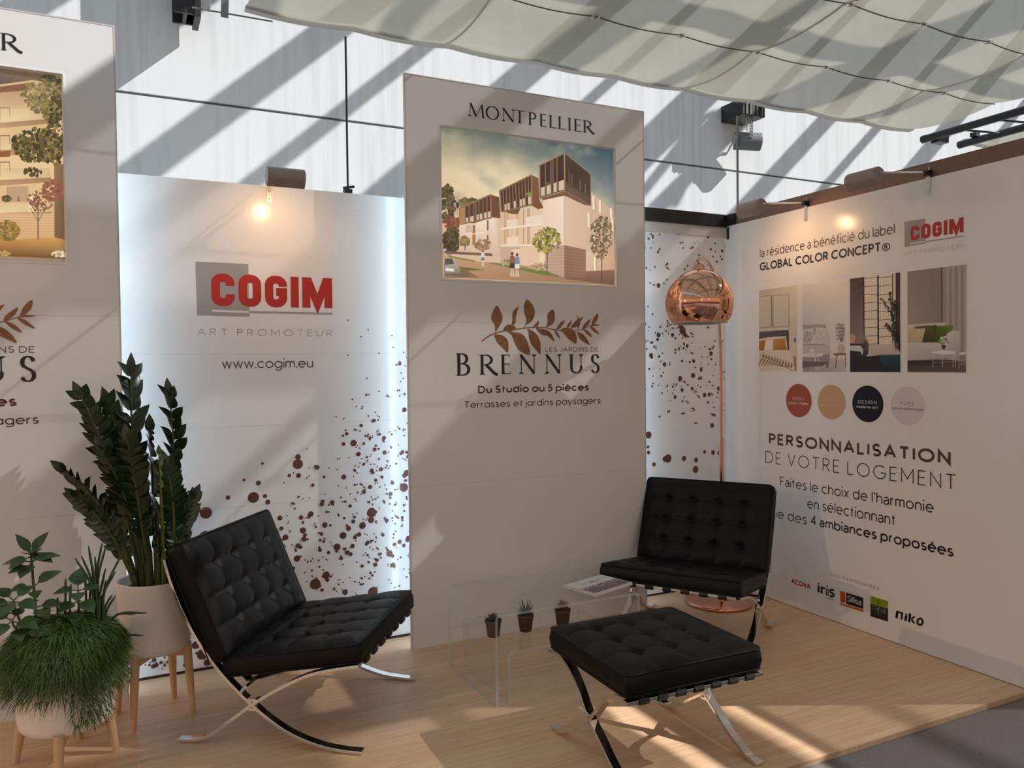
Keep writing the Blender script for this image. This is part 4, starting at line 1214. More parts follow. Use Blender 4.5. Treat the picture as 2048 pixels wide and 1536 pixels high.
# bronze splatter of the two dotted bays
BIG_B = [(393.5, 1020, 8), (412, 1025.7, 11.7), (410.7, 1074, 12.5), (559.8, 1036, 5.2), (621.5, 1027.8, 5.6), (618, 1034, 3.4), (602, 1035, 4.6), (606, 1060.8, 6.2), (571, 1074.7, 6), (649.5, 1050, 5.7), (686, 1071, 7.1), (697, 1057, 5.2), (724.9, 1051, 7), (743, 1025.7, 9.8), (742, 1040, 6.6), (752, 1024, 3), (710, 1074.7, 4.2), (718, 1069, 4.6), (674, 1094, 7.2), (594, 1117, 6.5), (601, 1113, 2.5), (630.4, 1168, 10.9), (639, 1172, 3.5), (652, 1150.4, 7.7), (690, 1184, 5.8), (745.7, 1184, 10.4), (784.5, 1255, 9.6), (779, 1107, 6.6), (775, 1100, 2.6), (799, 1083.6, 4.6), (807.5, 1091, 4), (815.5, 1079, 5.5), (816, 1075, 4), (789, 1088.7, 4.2), (784, 1130, 4),
 (595.7, 928, 10.2), (596, 914, 5.6), (506.8, 995, 11), (456, 995, 4.5), (516.7, 966, 5), (525, 927, 3), (488, 960, 3), (530, 992, 4.2), (535.5, 1004, 5), (597, 951, 5), (578.5, 951, 3.5), (687, 888, 4), (687.6, 954, 5.2), (707, 886, 6.6), (808.7, 819.6, 4.8), (717, 908, 4.6), (807.6, 975, 8.8), (813, 946, 6.3), (809, 951, 5), (769, 905, 4.4), (761.8, 938.5, 4.3), (740, 974, 4.3), (727.6, 983.6, 4.6), (749, 899, 4), (784.7, 965.5, 4), (743, 1023, 8), (645, 1003, 4), (664, 1005, 5), (700, 1012, 3.6),
 (610, 1070, 4), (640, 1100, 4), (657, 1105, 3.5), (705, 1092, 4.6), (735, 1085, 4), (733, 1088, 3.6), (683, 1117, 3.4), (724, 1132, 3.5), (735, 1110, 2.8), (640, 1080, 3), (655, 1160, 4), (601, 1094, 4),
 (350, 1300, 6), (392, 1290, 8), (405, 1308, 11), (370, 1330, 4), (398, 1280, 5), (346, 1325, 7), (308, 1320, 4.5), (313, 1330, 4.2), (306, 1333, 4), (322, 1325, 3.5), (263, 1318, 10), (272, 1316, 8), (262, 1358, 9), (299, 1330, 2.8), (316, 1352, 4.5), (262, 1339, 4), (256, 1341, 3), (258, 1347, 3), (415, 1325, 7), (430, 1298, 5), (380, 1335, 3), (345, 1345, 3.4), (342, 1342, 3)]
def splatter(parent, ax, val, big, gen, label):
    u, n = plane_frame(ax)
    P0 = at(big[0][0], 768, ax, val); P0.z = 0
    ink = Ink(P0, u, n, 0.0005)
    for (px, py, r) in big + gen:
        P = at(px, py, ax, val)
        dpt = (P - CAM).dot(FWD)
        k = r * dpt / F_PX
        ink.disc((P - P0).dot(u), P.z, k, 12 if r > 3 else 8)
    return ink.mb.build('splatter_print', M['splat'], parent, label=label)
rnd = random.Random(21)
gen = []
while len(gen) < 520:
    x, y = rnd.uniform(455, 822), rnd.uniform(630, 1275)
    t = (x - 470) / 350
    edge = 985 - 330 * max(0, t) ** 1.15
    dd = (y - edge) / 200
    pr = max(0.0, min(1, dd)) * (1 if y < 1120 else max(.06, 1 - (y - 1120) / 130)) * (0.35 + .65 * min(1, max(0, t)))
    if t < 0.25: pr *= .5
    if rnd.random() > pr: continue
    r = 1.5 + 1.6 * rnd.random() ** 3 + (2.0 if rnd.random() < .06 else 0)
    gen.append((x, y, r))
    if rnd.random() < .3: gen.append((x + rnd.uniform(-4, 4), y + rnd.uniform(-4, 4), r * rnd.uniform(.6, 1)))
for _ in range(14): gen.append((rnd.uniform(690, 818), rnd.uniform(640, 800), 1.7))
for _ in range(90):
    gen.append((rnd.uniform(232, 470), rnd.uniform(1285, 1352), 1.5 + 3.5 * rnd.random() ** 3))
gen = [g for g in gen if at(g[0], g[1], 1, YB).z > 0.03]
BIG_B = [g for g in BIG_B if at(g[0], g[1], 1, YB).z > 0.03]
splatter(wall_back, 1, YB, BIG_B, gen, 'scattered bronze dots thickening towards the lower right')
BIG_D = [(1297, 870, 7.3), (1296, 894, 3.4), (1297, 905, 4.2), (1336, 917, 8.6), (1330, 918, 6), (1308, 929, 4.6), (1317, 571, 4.8), (1317, 670, 5), (1315, 679, 3.4), (1302, 711, 5), (1329, 729, 4.6), (1345, 670, 4.2), (1304, 685, 3), (1318, 713, 3), (1368, 917, 5.5), (1392, 920, 5), (1391, 939, 7.2), (1424, 851, 5), (1426, 905, 5), (1438, 906, 4.6), (1409, 904, 3.8), (1357, 963, 5), (1360, 757, 5.3), (1386, 751, 5.3), (1365, 661, 8), (1369, 668, 5), (1361, 652, 6), (1372, 672, 4), (1364, 722, 3), (1387, 722, 4), (1422, 707, 4.6), (1437, 777, 4.4), (1418, 789, 4), (1409, 790, 4.6), (1364, 780, 4), (1350, 794, 4), (1384, 777, 3.6), (1398, 757, 3.2), (1402, 740, 3.6), (1374, 692, 3.8), (1390, 846, 2.2), (1394, 846, 2),
 (1305.5, 475, 2.6), (1306, 471, 2), (1316, 450.5, 2), (1331, 460.7, 2.6), (1319, 469, 2), (1356.5, 467.5, 2.8), (1399.5, 468.5, 3), (1416, 474, 3.2), (1426, 455, 2), (1423, 469.5, 2), (1440.5, 469.5, 2.6), (1441, 473, 1.8), (1384.5, 456, 2), (1387, 459, 1.8), (1365, 485, 2), (1360.5, 486, 2), (1366, 496, 2), (1385, 495, 2.6), (1381, 496.5, 2), (1430, 487, 2.2), (1444, 502, 3.2), (1421.5, 498.5, 2.8), (1430.5, 503, 1.8), (1443.5, 518.5, 2.6), (1433.5, 523.5, 2.4), (1425.5, 513, 2), (1398, 510.5, 2.4), (1450.5, 493, 2.2), (1334.5, 527.5, 2.6), (1332, 530, 2), (1292.5, 536, 2.4), (1309.5, 534, 2), (1375, 532, 2.4), (1369.5, 538.5, 2.4)]
gen = []
while len(gen) < 300:
    x, y = rnd.uniform(1284, 1453), rnd.uniform(452, 835)
    pr = .34 if y < 545 else (.55 if y < 640 else 1.0)
    if y > 790: pr *= .5
    if noise.noise((x * .028, y * .028, 2.2)) < -.08: pr *= .25
    if rnd.random() > pr: continue
    r = 1.2 + 1.5 * rnd.random() ** 2
    gen.append((x, y, r))
    if rnd.random() < .35: gen.append((x + rnd.uniform(-4, 4), y + rnd.uniform(-4, 4), r * rnd.uniform(.6, 1)))
gen = [g for g in gen if at(g[0], g[1], 1, YB - .02).x < XR - 0.012 and at(g[0], g[1], 1, YB - .02).z < 2.34]
splatter(wall_dots, 1, YB - 0.02, BIG_D, gen, 'dense bronze dots and drops all over the corner bay')

# ------------------------------------------------------------------ prints on the right wall
def rt(s, name, m_, a, b, cap_px, w, track, label=None, space=.34, lift=0.0008):
    """cap_px = capital height in pixels at pixel a"""
    A = at(*a, 0, XR); d = (A - CAM).dot(FWD)
    return text(s, wall_right, name, M[m_], 0, XR, a, b, cap_px * d / F_PX, w, track, label=label, space=space, lift=lift)
rt('lα résidence α bénéficié du lαbel', 'lettering', 'ink_brown', (1520, 515.4), (1789.5, 467.4), 17.8, .10, .16)
rt('GLOBAL COLOR CONCEPT', 'bold_lettering', 'ink_black', (1519.8, 541.5), (1762, 504.2), 16.4, .19, .085, 'bold black line of capitals', space=.36)
rt('®', 'trademark_sign', 'ink_black', (1764, 503), (1780.5, 500.5), 15.5, .13, .1)
d2 = at(1820, 480, 0, XR); dd = (d2 - CAM).dot(FWD)
logo(wall_right, 0, XR, [(1808.9, 443.6), (1850.4, 436.8), (1851, 487), (1809.5, 494)], ((1820.5, 486.5), (1850.8, 482.2), (1927.5, 471), 2.2), ((1820.5, 480.8), (1927.5, 464.9)), 28.0 * dd / F_PX, ((1809, 512.3), (1928, 495.3)), 'ink_faint', 9 * dd / F_PX, 'ink_pale')
rt('PERSONNALISATION', 'bold_lettering', 'ink_brown', (1537.7, 888.3), (1902, 930.2), 22.4, .20, .17, 'bold brown line of capitals')
rt('DE VOTRE LOGEMENT', 'thin_lettering', 'ink_black', (1531, 925.7), (1912.5, 980), 24, .075, .28, space=.36)
rt("Fαites le choix de l'hαrmonie", 'lettering', 'ink_black', (1560.6, 972), (1867.5, 1026.5), 19.5, .105, .14)
rt('en sélectionnαnt', 'lettering', 'ink_black', (1615, 1016.5), (1791, 1051.2), 21, .105, .14)
rt("l'une des", 'lettering', 'ink_black', (1524, 1031.2), (1614, 1048), 19.5, .105, .14)
rt('4 αmbiαnces proposées', 'bold_lettering', 'ink_black', (1622, 1049.4), (1907, 1114.8), 19.5, .155, .10, 'bold end of the sentence')
rt('NOS PARTENAIRES', 'small_lettering', 'ink_grey', (1660.4, 1151.7), (1758.5, 1180.6), 6.3, .10, .30, space=.4)

# four interior pictures in a row
q = zoomf(1500, 510, 4.452)
def frame_pic(px, quad):
    P = Paint(0, XR, q, lift=0.0006)
    (a, b, c, d) = quad
    e = 7
    P.poly([(a[0] - e, a[1] - e), (b[0] + e, b[1] - e), (c[0] + e, c[1] + e), (d[0] - e, d[1] + e)], (236, 230, 222))
    return P
WHT = (232, 224, 212)
# 1 bedroom with panelled wall and ochre cushions
p = frame_pic(0, [(80, 316), (420, 266), (413, 1040), (82, 1040)])
p.poly([(80, 316), (420, 266), (413, 1040), (82, 1040)], [(196, 186, 168), (224, 214, 196), (214, 202, 184), (196, 184, 166)])
p.poly([(84, 372), (188, 362), (192, 640), (84, 650)], (208, 198, 180)); p.line([(84, 372), (188, 362), (192, 640), (84, 650)], 6, (150, 136, 116))
p.poly([(205, 362), (348, 350), (348, 632), (208, 642)], (214, 204, 186)); p.line([(205, 362), (348, 350), (348, 632), (208, 642), (205, 362)], 6, (158, 146, 128))
p.line([(194, 366), (198, 640)], 5, (130, 116, 96)); p.line([(82, 664), (352, 650)], 7, (228, 220, 206))
p.poly([(82, 685), (346, 666), (350, 850), (82, 850)], [(104, 92, 92), (96, 86, 88), (84, 74, 78), (90, 80, 82)])
p.poly([(352, 515), (362, 490), (395, 480), (412, 490), (414, 530), (380, 545), (355, 535)], (224, 216, 200)); p.line([(408, 545), (404, 770)], 3, (220, 212, 198))
p.poly([(84, 750), (180, 728), (200, 760), (200, 840), (84, 840)], (220, 208, 190)); p.poly([(190, 730), (322, 722), (338, 850), (200, 850)], (224, 212, 192))
p.poly([(84, 765), (140, 755), (135, 845), (84, 848)], (178, 120, 52)); p.poly([(205, 752), (312, 740), (330, 846), (205, 848)], [(206, 150, 76), (196, 140, 66), (180, 122, 54), (186, 130, 60)])
p.poly([(138, 762), (205, 758), (200, 848), (128, 850)], (232, 222, 204))
p.poly([(82, 850), (370, 850), (410, 1040), (82, 1040)], [(222, 210, 190), (226, 216, 200), (232, 224, 210), (214, 200, 178)])
for k in range(11):
    x = 110 + k * 25
    p.poly([(x, 905 + k * 9), (x + 14, 868 + k * 8), (x + 22, 900 + k * 9), (x + 6, 922 + k * 9)], (150, 120, 86)); p.poly([(x - 6, 912 + k * 9), (x - 40, 990), (x - 30, 985), (x + 8, 925 + k * 9)], (158, 128, 94))
p.line([(90, 890), (230, 950), (390, 1035)], 5, (140, 110, 78))
p.poly([(360, 770), (412, 765), (412, 905), (360, 905)], (216, 206, 190)); p.poly([(382, 905), (414, 900), (413, 1038), (400, 1030)], (170, 140, 106)); p.poly([(392, 745), (410, 740), (410, 775), (394, 778)], (110, 116, 124))
p.build('printed_picture', M['print'], wall_right, 'print of a bedroom with ochre cushions')
# 2 pale sofa and round tables
p = frame_pic(0, [(465, 262), (862, 212), (858, 1044), (469, 1042)])
p.poly([(465, 262), (862, 212), (858, 920), (468, 920)], [(222, 216, 208), (236, 230, 222), (226, 220, 214), (206, 200, 196)])
p.poly([(468, 920), (858, 920), (858, 1044), (469, 1042)], [(170, 162, 160), (206, 200, 196), (196, 190, 188), (150, 144, 144)])
p.poly([(470, 622), (676, 616), (684, 660), (700, 712), (712, 880), (710, 945), (470, 945)], [(176, 168, 162), (180, 172, 166), (176, 168, 162), (196, 190, 184), (178, 172, 168), (150, 144, 142), (160, 154, 150)])
p.poly([(668, 720), (700, 706), (714, 730), (706, 812), (668, 806)], (206, 200, 194)); p.poly([(470, 800), (690, 800), (706, 830), (705, 885), (470, 885)], (196, 190, 186))
p.poly([(470, 665), (560, 650), (580, 720), (575, 790), (470, 792)], (218, 212, 202)); p.poly([(585, 640), (698, 655), (672, 792), (575, 790)], (214, 208, 198))
for k in range(6): p.line([(490 + k * 14, 670 + k * 4), (478 + k * 12, 780)], 5, (122, 118, 110))
p.blobs(random.Random(3), 635, 720, 45, 55, 40, 4, [(176, 170, 158)])
p.poly([(470, 880), (560, 868), (655, 878), (640, 900), (560, 910), (470, 905)], (228, 222, 216)); p.line([(580, 905), (592, 1035)], 9, (226, 220, 214)); p.line([(606, 905), (618, 1030)], 7, (216, 210, 204))
p.poly([(495, 880), (600, 872), (625, 888), (500, 894)], (214, 204, 198)); p.poly([(540, 838), (570, 836), (568, 862), (542, 864)], (238, 232, 226))
p.poly([(735, 880), (790, 870), (858, 872), (858, 892), (760, 896)], (150, 106, 84)); p.line([(775, 895), (762, 1008)], 8, (138, 94, 74)); p.line([(850, 895), (854, 1005)], 6, (138, 94, 74))
p.poly([(780, 830), (795, 800), (812, 795), (830, 802), (848, 835), (840, 870), (790, 870)], (190, 180, 172)); p.line([(800, 800), (806, 760), (828, 760), (832, 800)], 3, (176, 166, 158))
for k in range(6):
    x = 770 + k * 13
    p.line([(815, 780), (x + 6, 700), (x, 600 + abs(k - 2) * 16)], 3.5, (146, 128, 112))
    for j in range(5): p.blobs(random.Random(k * 7 + j), x + 3, 620 + j * 32, 9, 9, 3, 6, [(170, 154, 140), (150, 134, 120)])
p.poly([(680, 945), (700, 945), (696, 1005), (684, 1005)], (120, 98, 86)); p.poly([(470, 945), (700, 950), (640, 985), (470, 1002)], (108, 102, 104))
p.build('printed_picture', M['print'], wall_right, 'print of a pale sofa with round side tables')
# 3 dark room with paper screens
p = frame_pic(0, [(890, 212), (1337, 155), (1340, 1044), (891, 1042)])
p.poly([(890, 212), (1337, 155), (1340, 1044), (891, 1042)], [(92, 74, 82), (84, 66, 76), (40, 38, 48), (44, 40, 48)])
p.poly([(892, 212), (1005, 198), (1012, 730), (892, 740)], [(96, 78, 84), (88, 72, 78), (146, 124, 122), (138, 118, 118)])
p.poly([(1016, 196), (1278, 162), (1272, 795), (1022, 800)], [(244, 232, 214), (244, 234, 218), (238, 224, 204), (236, 222, 204)])
for k in range(9): p.line([(1018, 208 + k * 73.5), (1140, 198 + k * 74)], 5, (88, 72, 74)); p.line([(1142, 236 + k * 75.5 - 32), (1274, 226 + k * 76 - 36)], 5, (88, 72, 74))
for k in range(1, 6): p.line([(1018 + k * 21, 198), (1020 + k * 21, 800)], 1.6, (196, 178, 164)); p.line([(1144 + k * 22, 182), (1144 + k * 22, 797)], 1.6, (196, 178, 164))
p.line([(1141, 180), (1144, 798)], 13, (62, 46, 52)); p.line([(1271, 165), (1273, 795)], 8, (72, 56, 60)); p.line([(1016, 196), (1020, 800)], 6, (72, 58, 62)); p.poly([(1276, 164), (1298, 160), (1302, 790), (1276, 795)], (232, 218, 200))
p.poly([(1298, 160), (1337, 155), (1338, 700), (1304, 690)], [(74, 58, 66), (78, 60, 68), (96, 78, 84), (90, 74, 80)])
p.poly([(1060, 800), (1300, 795), (1338, 870), (1338, 890), (1165, 890), (1040, 905)], [(208, 194, 188), (206, 192, 186), (196, 182, 178), (176, 164, 162), (186, 174, 172), (200, 186, 182)])
p.poly([(892, 700), (1040, 735), (1060, 800), (1055, 880), (1010, 905), (892, 905)], [(60, 52, 58), (170, 158, 160), (96, 86, 92), (60, 54, 60), (52, 48, 56), (50, 46, 54)])
p.poly([(935, 722), (1030, 715), (1005, 790), (935, 790)], (150, 126, 112)); p.poly([(892, 700), (945, 715), (930, 790), (892, 785)], (190, 160, 140)); p.poly([(892, 808), (985, 806), (1010, 840), (1004, 895), (985, 860), (892, 850)], (206, 204, 212))
p.poly([(892, 912), (1160, 905), (1160, 965), (892, 970)], (50, 42, 48)); p.poly([(1155, 890), (1338, 888), (1340, 1042), (1190, 1042)], [(52, 84, 92), (44, 74, 84), (34, 46, 58), (30, 38, 50)])
for k in range(5): p.line([(1170 + k * 30, 895), (1215 + k * 26, 935)], 4, (36, 60, 70))
gl = [(52, 62, 48), (38, 46, 38), (66, 76, 58)]
for pts in ([(1312, 800), (1290, 650), (1250, 500), (1180, 400)], [(1310, 790), (1275, 620), (1262, 450), (1240, 330)], [(1316, 800), (1280, 690), (1210, 620)], [(1322, 790), (1300, 560), (1290, 420)]):
    p.line(pts, 4, (58, 50, 44))
    for k in range(26):
        t = k / 25 * (len(pts) - 1); i = min(int(t), len(pts) - 2); v = Vector(pts[i]).lerp(Vector(pts[i + 1]), t - i)
        p.blobs(random.Random(k + int(v.x)), v.x, v.y, 20, 14, 2, 10, gl, (1140, 290, 1337, 830))
p.poly([(1296, 780), (1336, 780), (1334, 838), (1300, 838)], (96, 92, 92))
p.build('printed_picture', M['print'], wall_right, 'print of a dark room with paper screens and a branch')
# 4 white sofa with green cushions
p = frame_pic(0, [(1402, 148), (1920, 86), (1925, 1046), (1403, 1043)])
p.poly([(1402, 148), (1920, 86), (1925, 1046), (1403, 1043)], [(150, 138, 128), (176, 166, 156), (150, 144, 140), (120, 112, 108)])
p.poly([(1402, 148), (1715, 108), (1715, 640), (1404, 640)], [(154, 142, 132), (144, 132, 122), (150, 138, 130), (168, 156, 148)]); p.line([(1708, 112), (1710, 640)], 10, (92, 80, 74))
for k in range(8): p.poly([(1722 + k * 26, 108 - k * 3), (1745 + k * 26, 105 - k * 3), (1747 + k * 26, 860), (1724 + k * 26, 860)], (186, 176, 168) if k % 2 else (164, 154, 146))
p.poly([(1404, 620), (1740, 600), (1745, 700), (1404, 720)], (206, 200, 196)); p.poly([(1404, 780), (1770, 780), (1775, 920), (1404, 940)], [(214, 208, 204), (206, 200, 196), (176, 170, 168), (188, 182, 180)])
p.poly([(1755, 700), (1775, 680), (1850, 672), (1872, 690), (1868, 930), (1770, 935)], [(216, 212, 208), (220, 216, 212), (210, 206, 202), (196, 192, 190), (168, 164, 162), (180, 176, 174)])
p.poly([(1530, 660), (1600, 630), (1665, 622), (1655, 775), (1540, 778)], [(92, 92, 54), (104, 104, 60), (84, 84, 48), (66, 66, 38), (70, 70, 42)]); p.poly([(1660, 632), (1820, 625), (1800, 670), (1755, 700), (1740, 775), (1650, 778)], [(96, 112, 40), (128, 144, 56), (104, 120, 44), (88, 104, 38), (70, 84, 32), (74, 88, 34)])
p.poly([(1460, 640), (1600, 625), (1580, 660), (1470, 655)], (92, 92, 56)); p.poly([(1404, 662), (1565, 652), (1530, 780), (1404, 778)], [(206, 186, 150), (214, 196, 160), (200, 180, 146), (196, 176, 142)])
p.blobs(random.Random(9), 1725, 765, 50, 40, 70, 11, [(234, 228, 214), (214, 208, 192), (120, 130, 88)]); p.poly([(1705, 800), (1745, 800), (1735, 840), (1715, 840)], (66, 70, 60))
p.poly([(1625, 858), (1720, 848), (1830, 858), (1825, 880), (1720, 886), (1630, 875)], (232, 228, 224))
p.poly([(1404, 940), (1800, 935), (1925, 960), (1925, 1046), (1403, 1043)], [(44, 38, 38), (66, 60, 58), (120, 112, 108), (110, 102, 98), (92, 86, 82)])
for x in (1632, 1720, 1812, 1835): p.line([(x, 880), (x - 3, 1000)], 5, (206, 202, 200))
p.line([(1630, 955), (1832, 950)], 4, (180, 176, 174)); p.poly([(1862, 870), (1922, 862), (1924, 885), (1866, 890)], (226, 222, 220)); p.line([(1864, 885), (1862, 1015)], 5, (196, 192, 190)); p.line([(1864, 972), (1924, 968)], 4, (190, 186, 184))
p.build('printed_picture', M['print'], wall_right, 'print of a white sofa with green cushions')

# four colour discs with their names
def colour_disc(cx, cy, top, bot, col, m_, t1, l1, t2, l2, label):
    T, B, Cn = at(cx, top, 0, XR), at(cx, bot, 0, XR), at(cx, cy, 0, XR)
    r = (T.z - B.z) / 2
    c = Vector((XR, Cn.y, (T.z + B.z) / 2))
    mb = MB(); mb.col = lin(col)
    u, n = plane_frame(0)
    vs = [c + n * .0006 + u * (r * math.cos(a * math.pi / 24)) + Vector((0, 0, r * math.sin(a * math.pi / 24))) for a in range(48)]
    mb.add(vs, [tuple(range(48))])
    mb.build('colour_disc', M['print'], wall_right, label=label)
    d = (c - CAM).dot(FWD)
    text(t1, wall_right, 'disc_lettering', M[m_], 0, XR, *l1, 6.6 * d / F_PX, .11, .26)
    text(t2, wall_right, 'disc_lettering', M[m_], 0, XR, *l2, 5.4 * d / F_PX, .13, .10, space=.25)
f = zoomf(1550, 740, 6.4)
colour_disc(1597.3, 801, 767.8, 834.5, (164, 82, 54), 'ink_white', 'COSY', (f(228, 386), f(373, 391)), 'confort • chaleur', (f(168, 434), f(432, 450)), 'rust brown disc')
colour_disc(1662.8, 804, 769.4, 839, (205, 167, 128), 'ink_faint', 'LIGHT', (f(636, 402), f(804, 408)), 'blanc • lumineux', (f(573, 460), f(868, 472)), 'sand coloured disc')
colour_disc(1735.2, 807.5, 771, 844.4, (16, 18, 36), 'ink_white', 'DESIGN', (f(1062, 428), f(1303, 437)), 'moderne • loft', (f(1046, 485), f(1318, 498)), 'midnight blue disc')
colour_disc(1815.2, 811.6, 773.3, 850, (212, 204, 206), 'ink_grey', 'PURE', (f(1604, 446), f(1787, 456)), 'nature • authentique', (f(1494, 503), f(1898, 523)), 'pale grey disc')

# partner logos along the bottom
f = zoomf(1570, 1120, 6.827)
rt('ACOVA', 'partner_logo', 'ink_red', f(85, 318), f(352, 402), 10.2, .24, -.10, 'small red partner name')
P = Paint(0, XR, f, lift=0.0006)
def blk(px, col): P.poly(px, col)
blk([(445, 345), (475, 352), (475, 448), (445, 440)], (14, 14, 16)); blk([(448, 312), (472, 318), (472, 338), (448, 332)], (14, 14, 16))
blk([(488, 357), (516, 364), (516, 462), (488, 454)], (14, 14, 16)); blk([(510, 368), (550, 376), (548, 402), (514, 394)], (14, 14, 16))
blk([(558, 385), (598, 394), (600, 470), (590, 490), (565, 484), (556, 460)], (40, 38, 42)); blk([(566, 345), (588, 350), (588, 370), (566, 366)], (14, 14, 16))
for k in range(3): P.line([(560, 405 + k * 20), (600, 414 + k * 20)], 5, (206, 200, 194))
P.line([(578, 390), (580, 480)], 5, (206, 200, 194))
P.line([(672, 420), (640, 402), (618, 412), (624, 440), (660, 462), (668, 488), (640, 500), (612, 482)], 24, (14, 14, 16))
P.line([(556, 512), (668, 546)], 8, (150, 110, 92)); P.blobs(random.Random(2), 684, 432, 6, 7, 5, 3, [(120, 110, 104)])
P.build('partner_logo', M['print'], wall_right, 'small black partner name')
P = Paint(0, XR, f, lift=0.0006)
blk([(755, 420), (825, 440), (825, 590), (755, 574)], (206, 72, 34)); blk([(755, 585), (1068, 675), (1068, 710), (755, 610)], (206, 92, 48)); blk([(835, 443), (1068, 515), (1067, 668), (835, 598)], (36, 28, 34))
o = P.build('partner_logo', M['print'], wall_right, 'small orange and black partner block')
rt('Sifisα', 'partner_lettering', 'ink_white', f(855, 570), f(1046, 618), 12.5, .12, .06, lift=0.0018)
P = Paint(0, XR, f, lift=0.0006)
blk([(1168, 490), (1407, 560), (1407, 665), (1168, 600)], (126, 150, 24)); blk([(1168, 600), (1407, 665), (1407, 842), (1168, 768)], (34, 30, 32))
P.poly([(1262, 545), (1282, 540), (1296, 570), (1282, 606), (1262, 608), (1254, 580)], (74, 92, 22)); P.poly([(1270, 556), (1284, 556), (1286, 580), (1274, 598), (1266, 585)], (126, 150, 24))
P.build('partner_logo', M['print'], wall_right, 'small green and black partner block')
rt('CHENE', 'partner_lettering', 'ink_pale', f(1190, 675), f(1386, 735), 8.2, .09, .16, lift=0.0018)
rt('VERT', 'partner_lettering', 'ink_grey', f(1220, 745), f(1360, 788), 8.2, .09, .20, lift=0.0018)
P = Paint(0, XR, f, lift=0.0006)
blk([(1520, 690), (1550, 697), (1540, 798), (1505, 788)], (12, 12, 14)); blk([(1545, 697), (1612, 716), (1612, 742), (1545, 722)], (12, 12, 14)); blk([(1588, 712), (1614, 718), (1606, 815), (1578, 808)], (12, 12, 14))
blk([(1640, 752), (1672, 760), (1662, 836), (1628, 826)], (12, 12, 14)); blk([(1644, 728), (1674, 736), (1670, 752), (1642, 745)], (12, 12, 14))
blk([(1694, 726), (1726, 734), (1712, 855), (1678, 845)], (12, 12, 14)); blk([(1720, 790), (1760, 766), (1786, 776), (1740, 806)], (12, 12, 14)); blk([(1716, 800), (1742, 802), (1782, 874), (1748, 864)], (12, 12, 14))
P.line([(1880, 820), (1850, 796), (1818, 810), (1806, 850), (1824, 880), (1856, 888), (1880, 862), (1880, 820)], 27, (12, 12, 14))
P.build('partner_logo', M['print'], wall_right, 'small heavy black partner name')
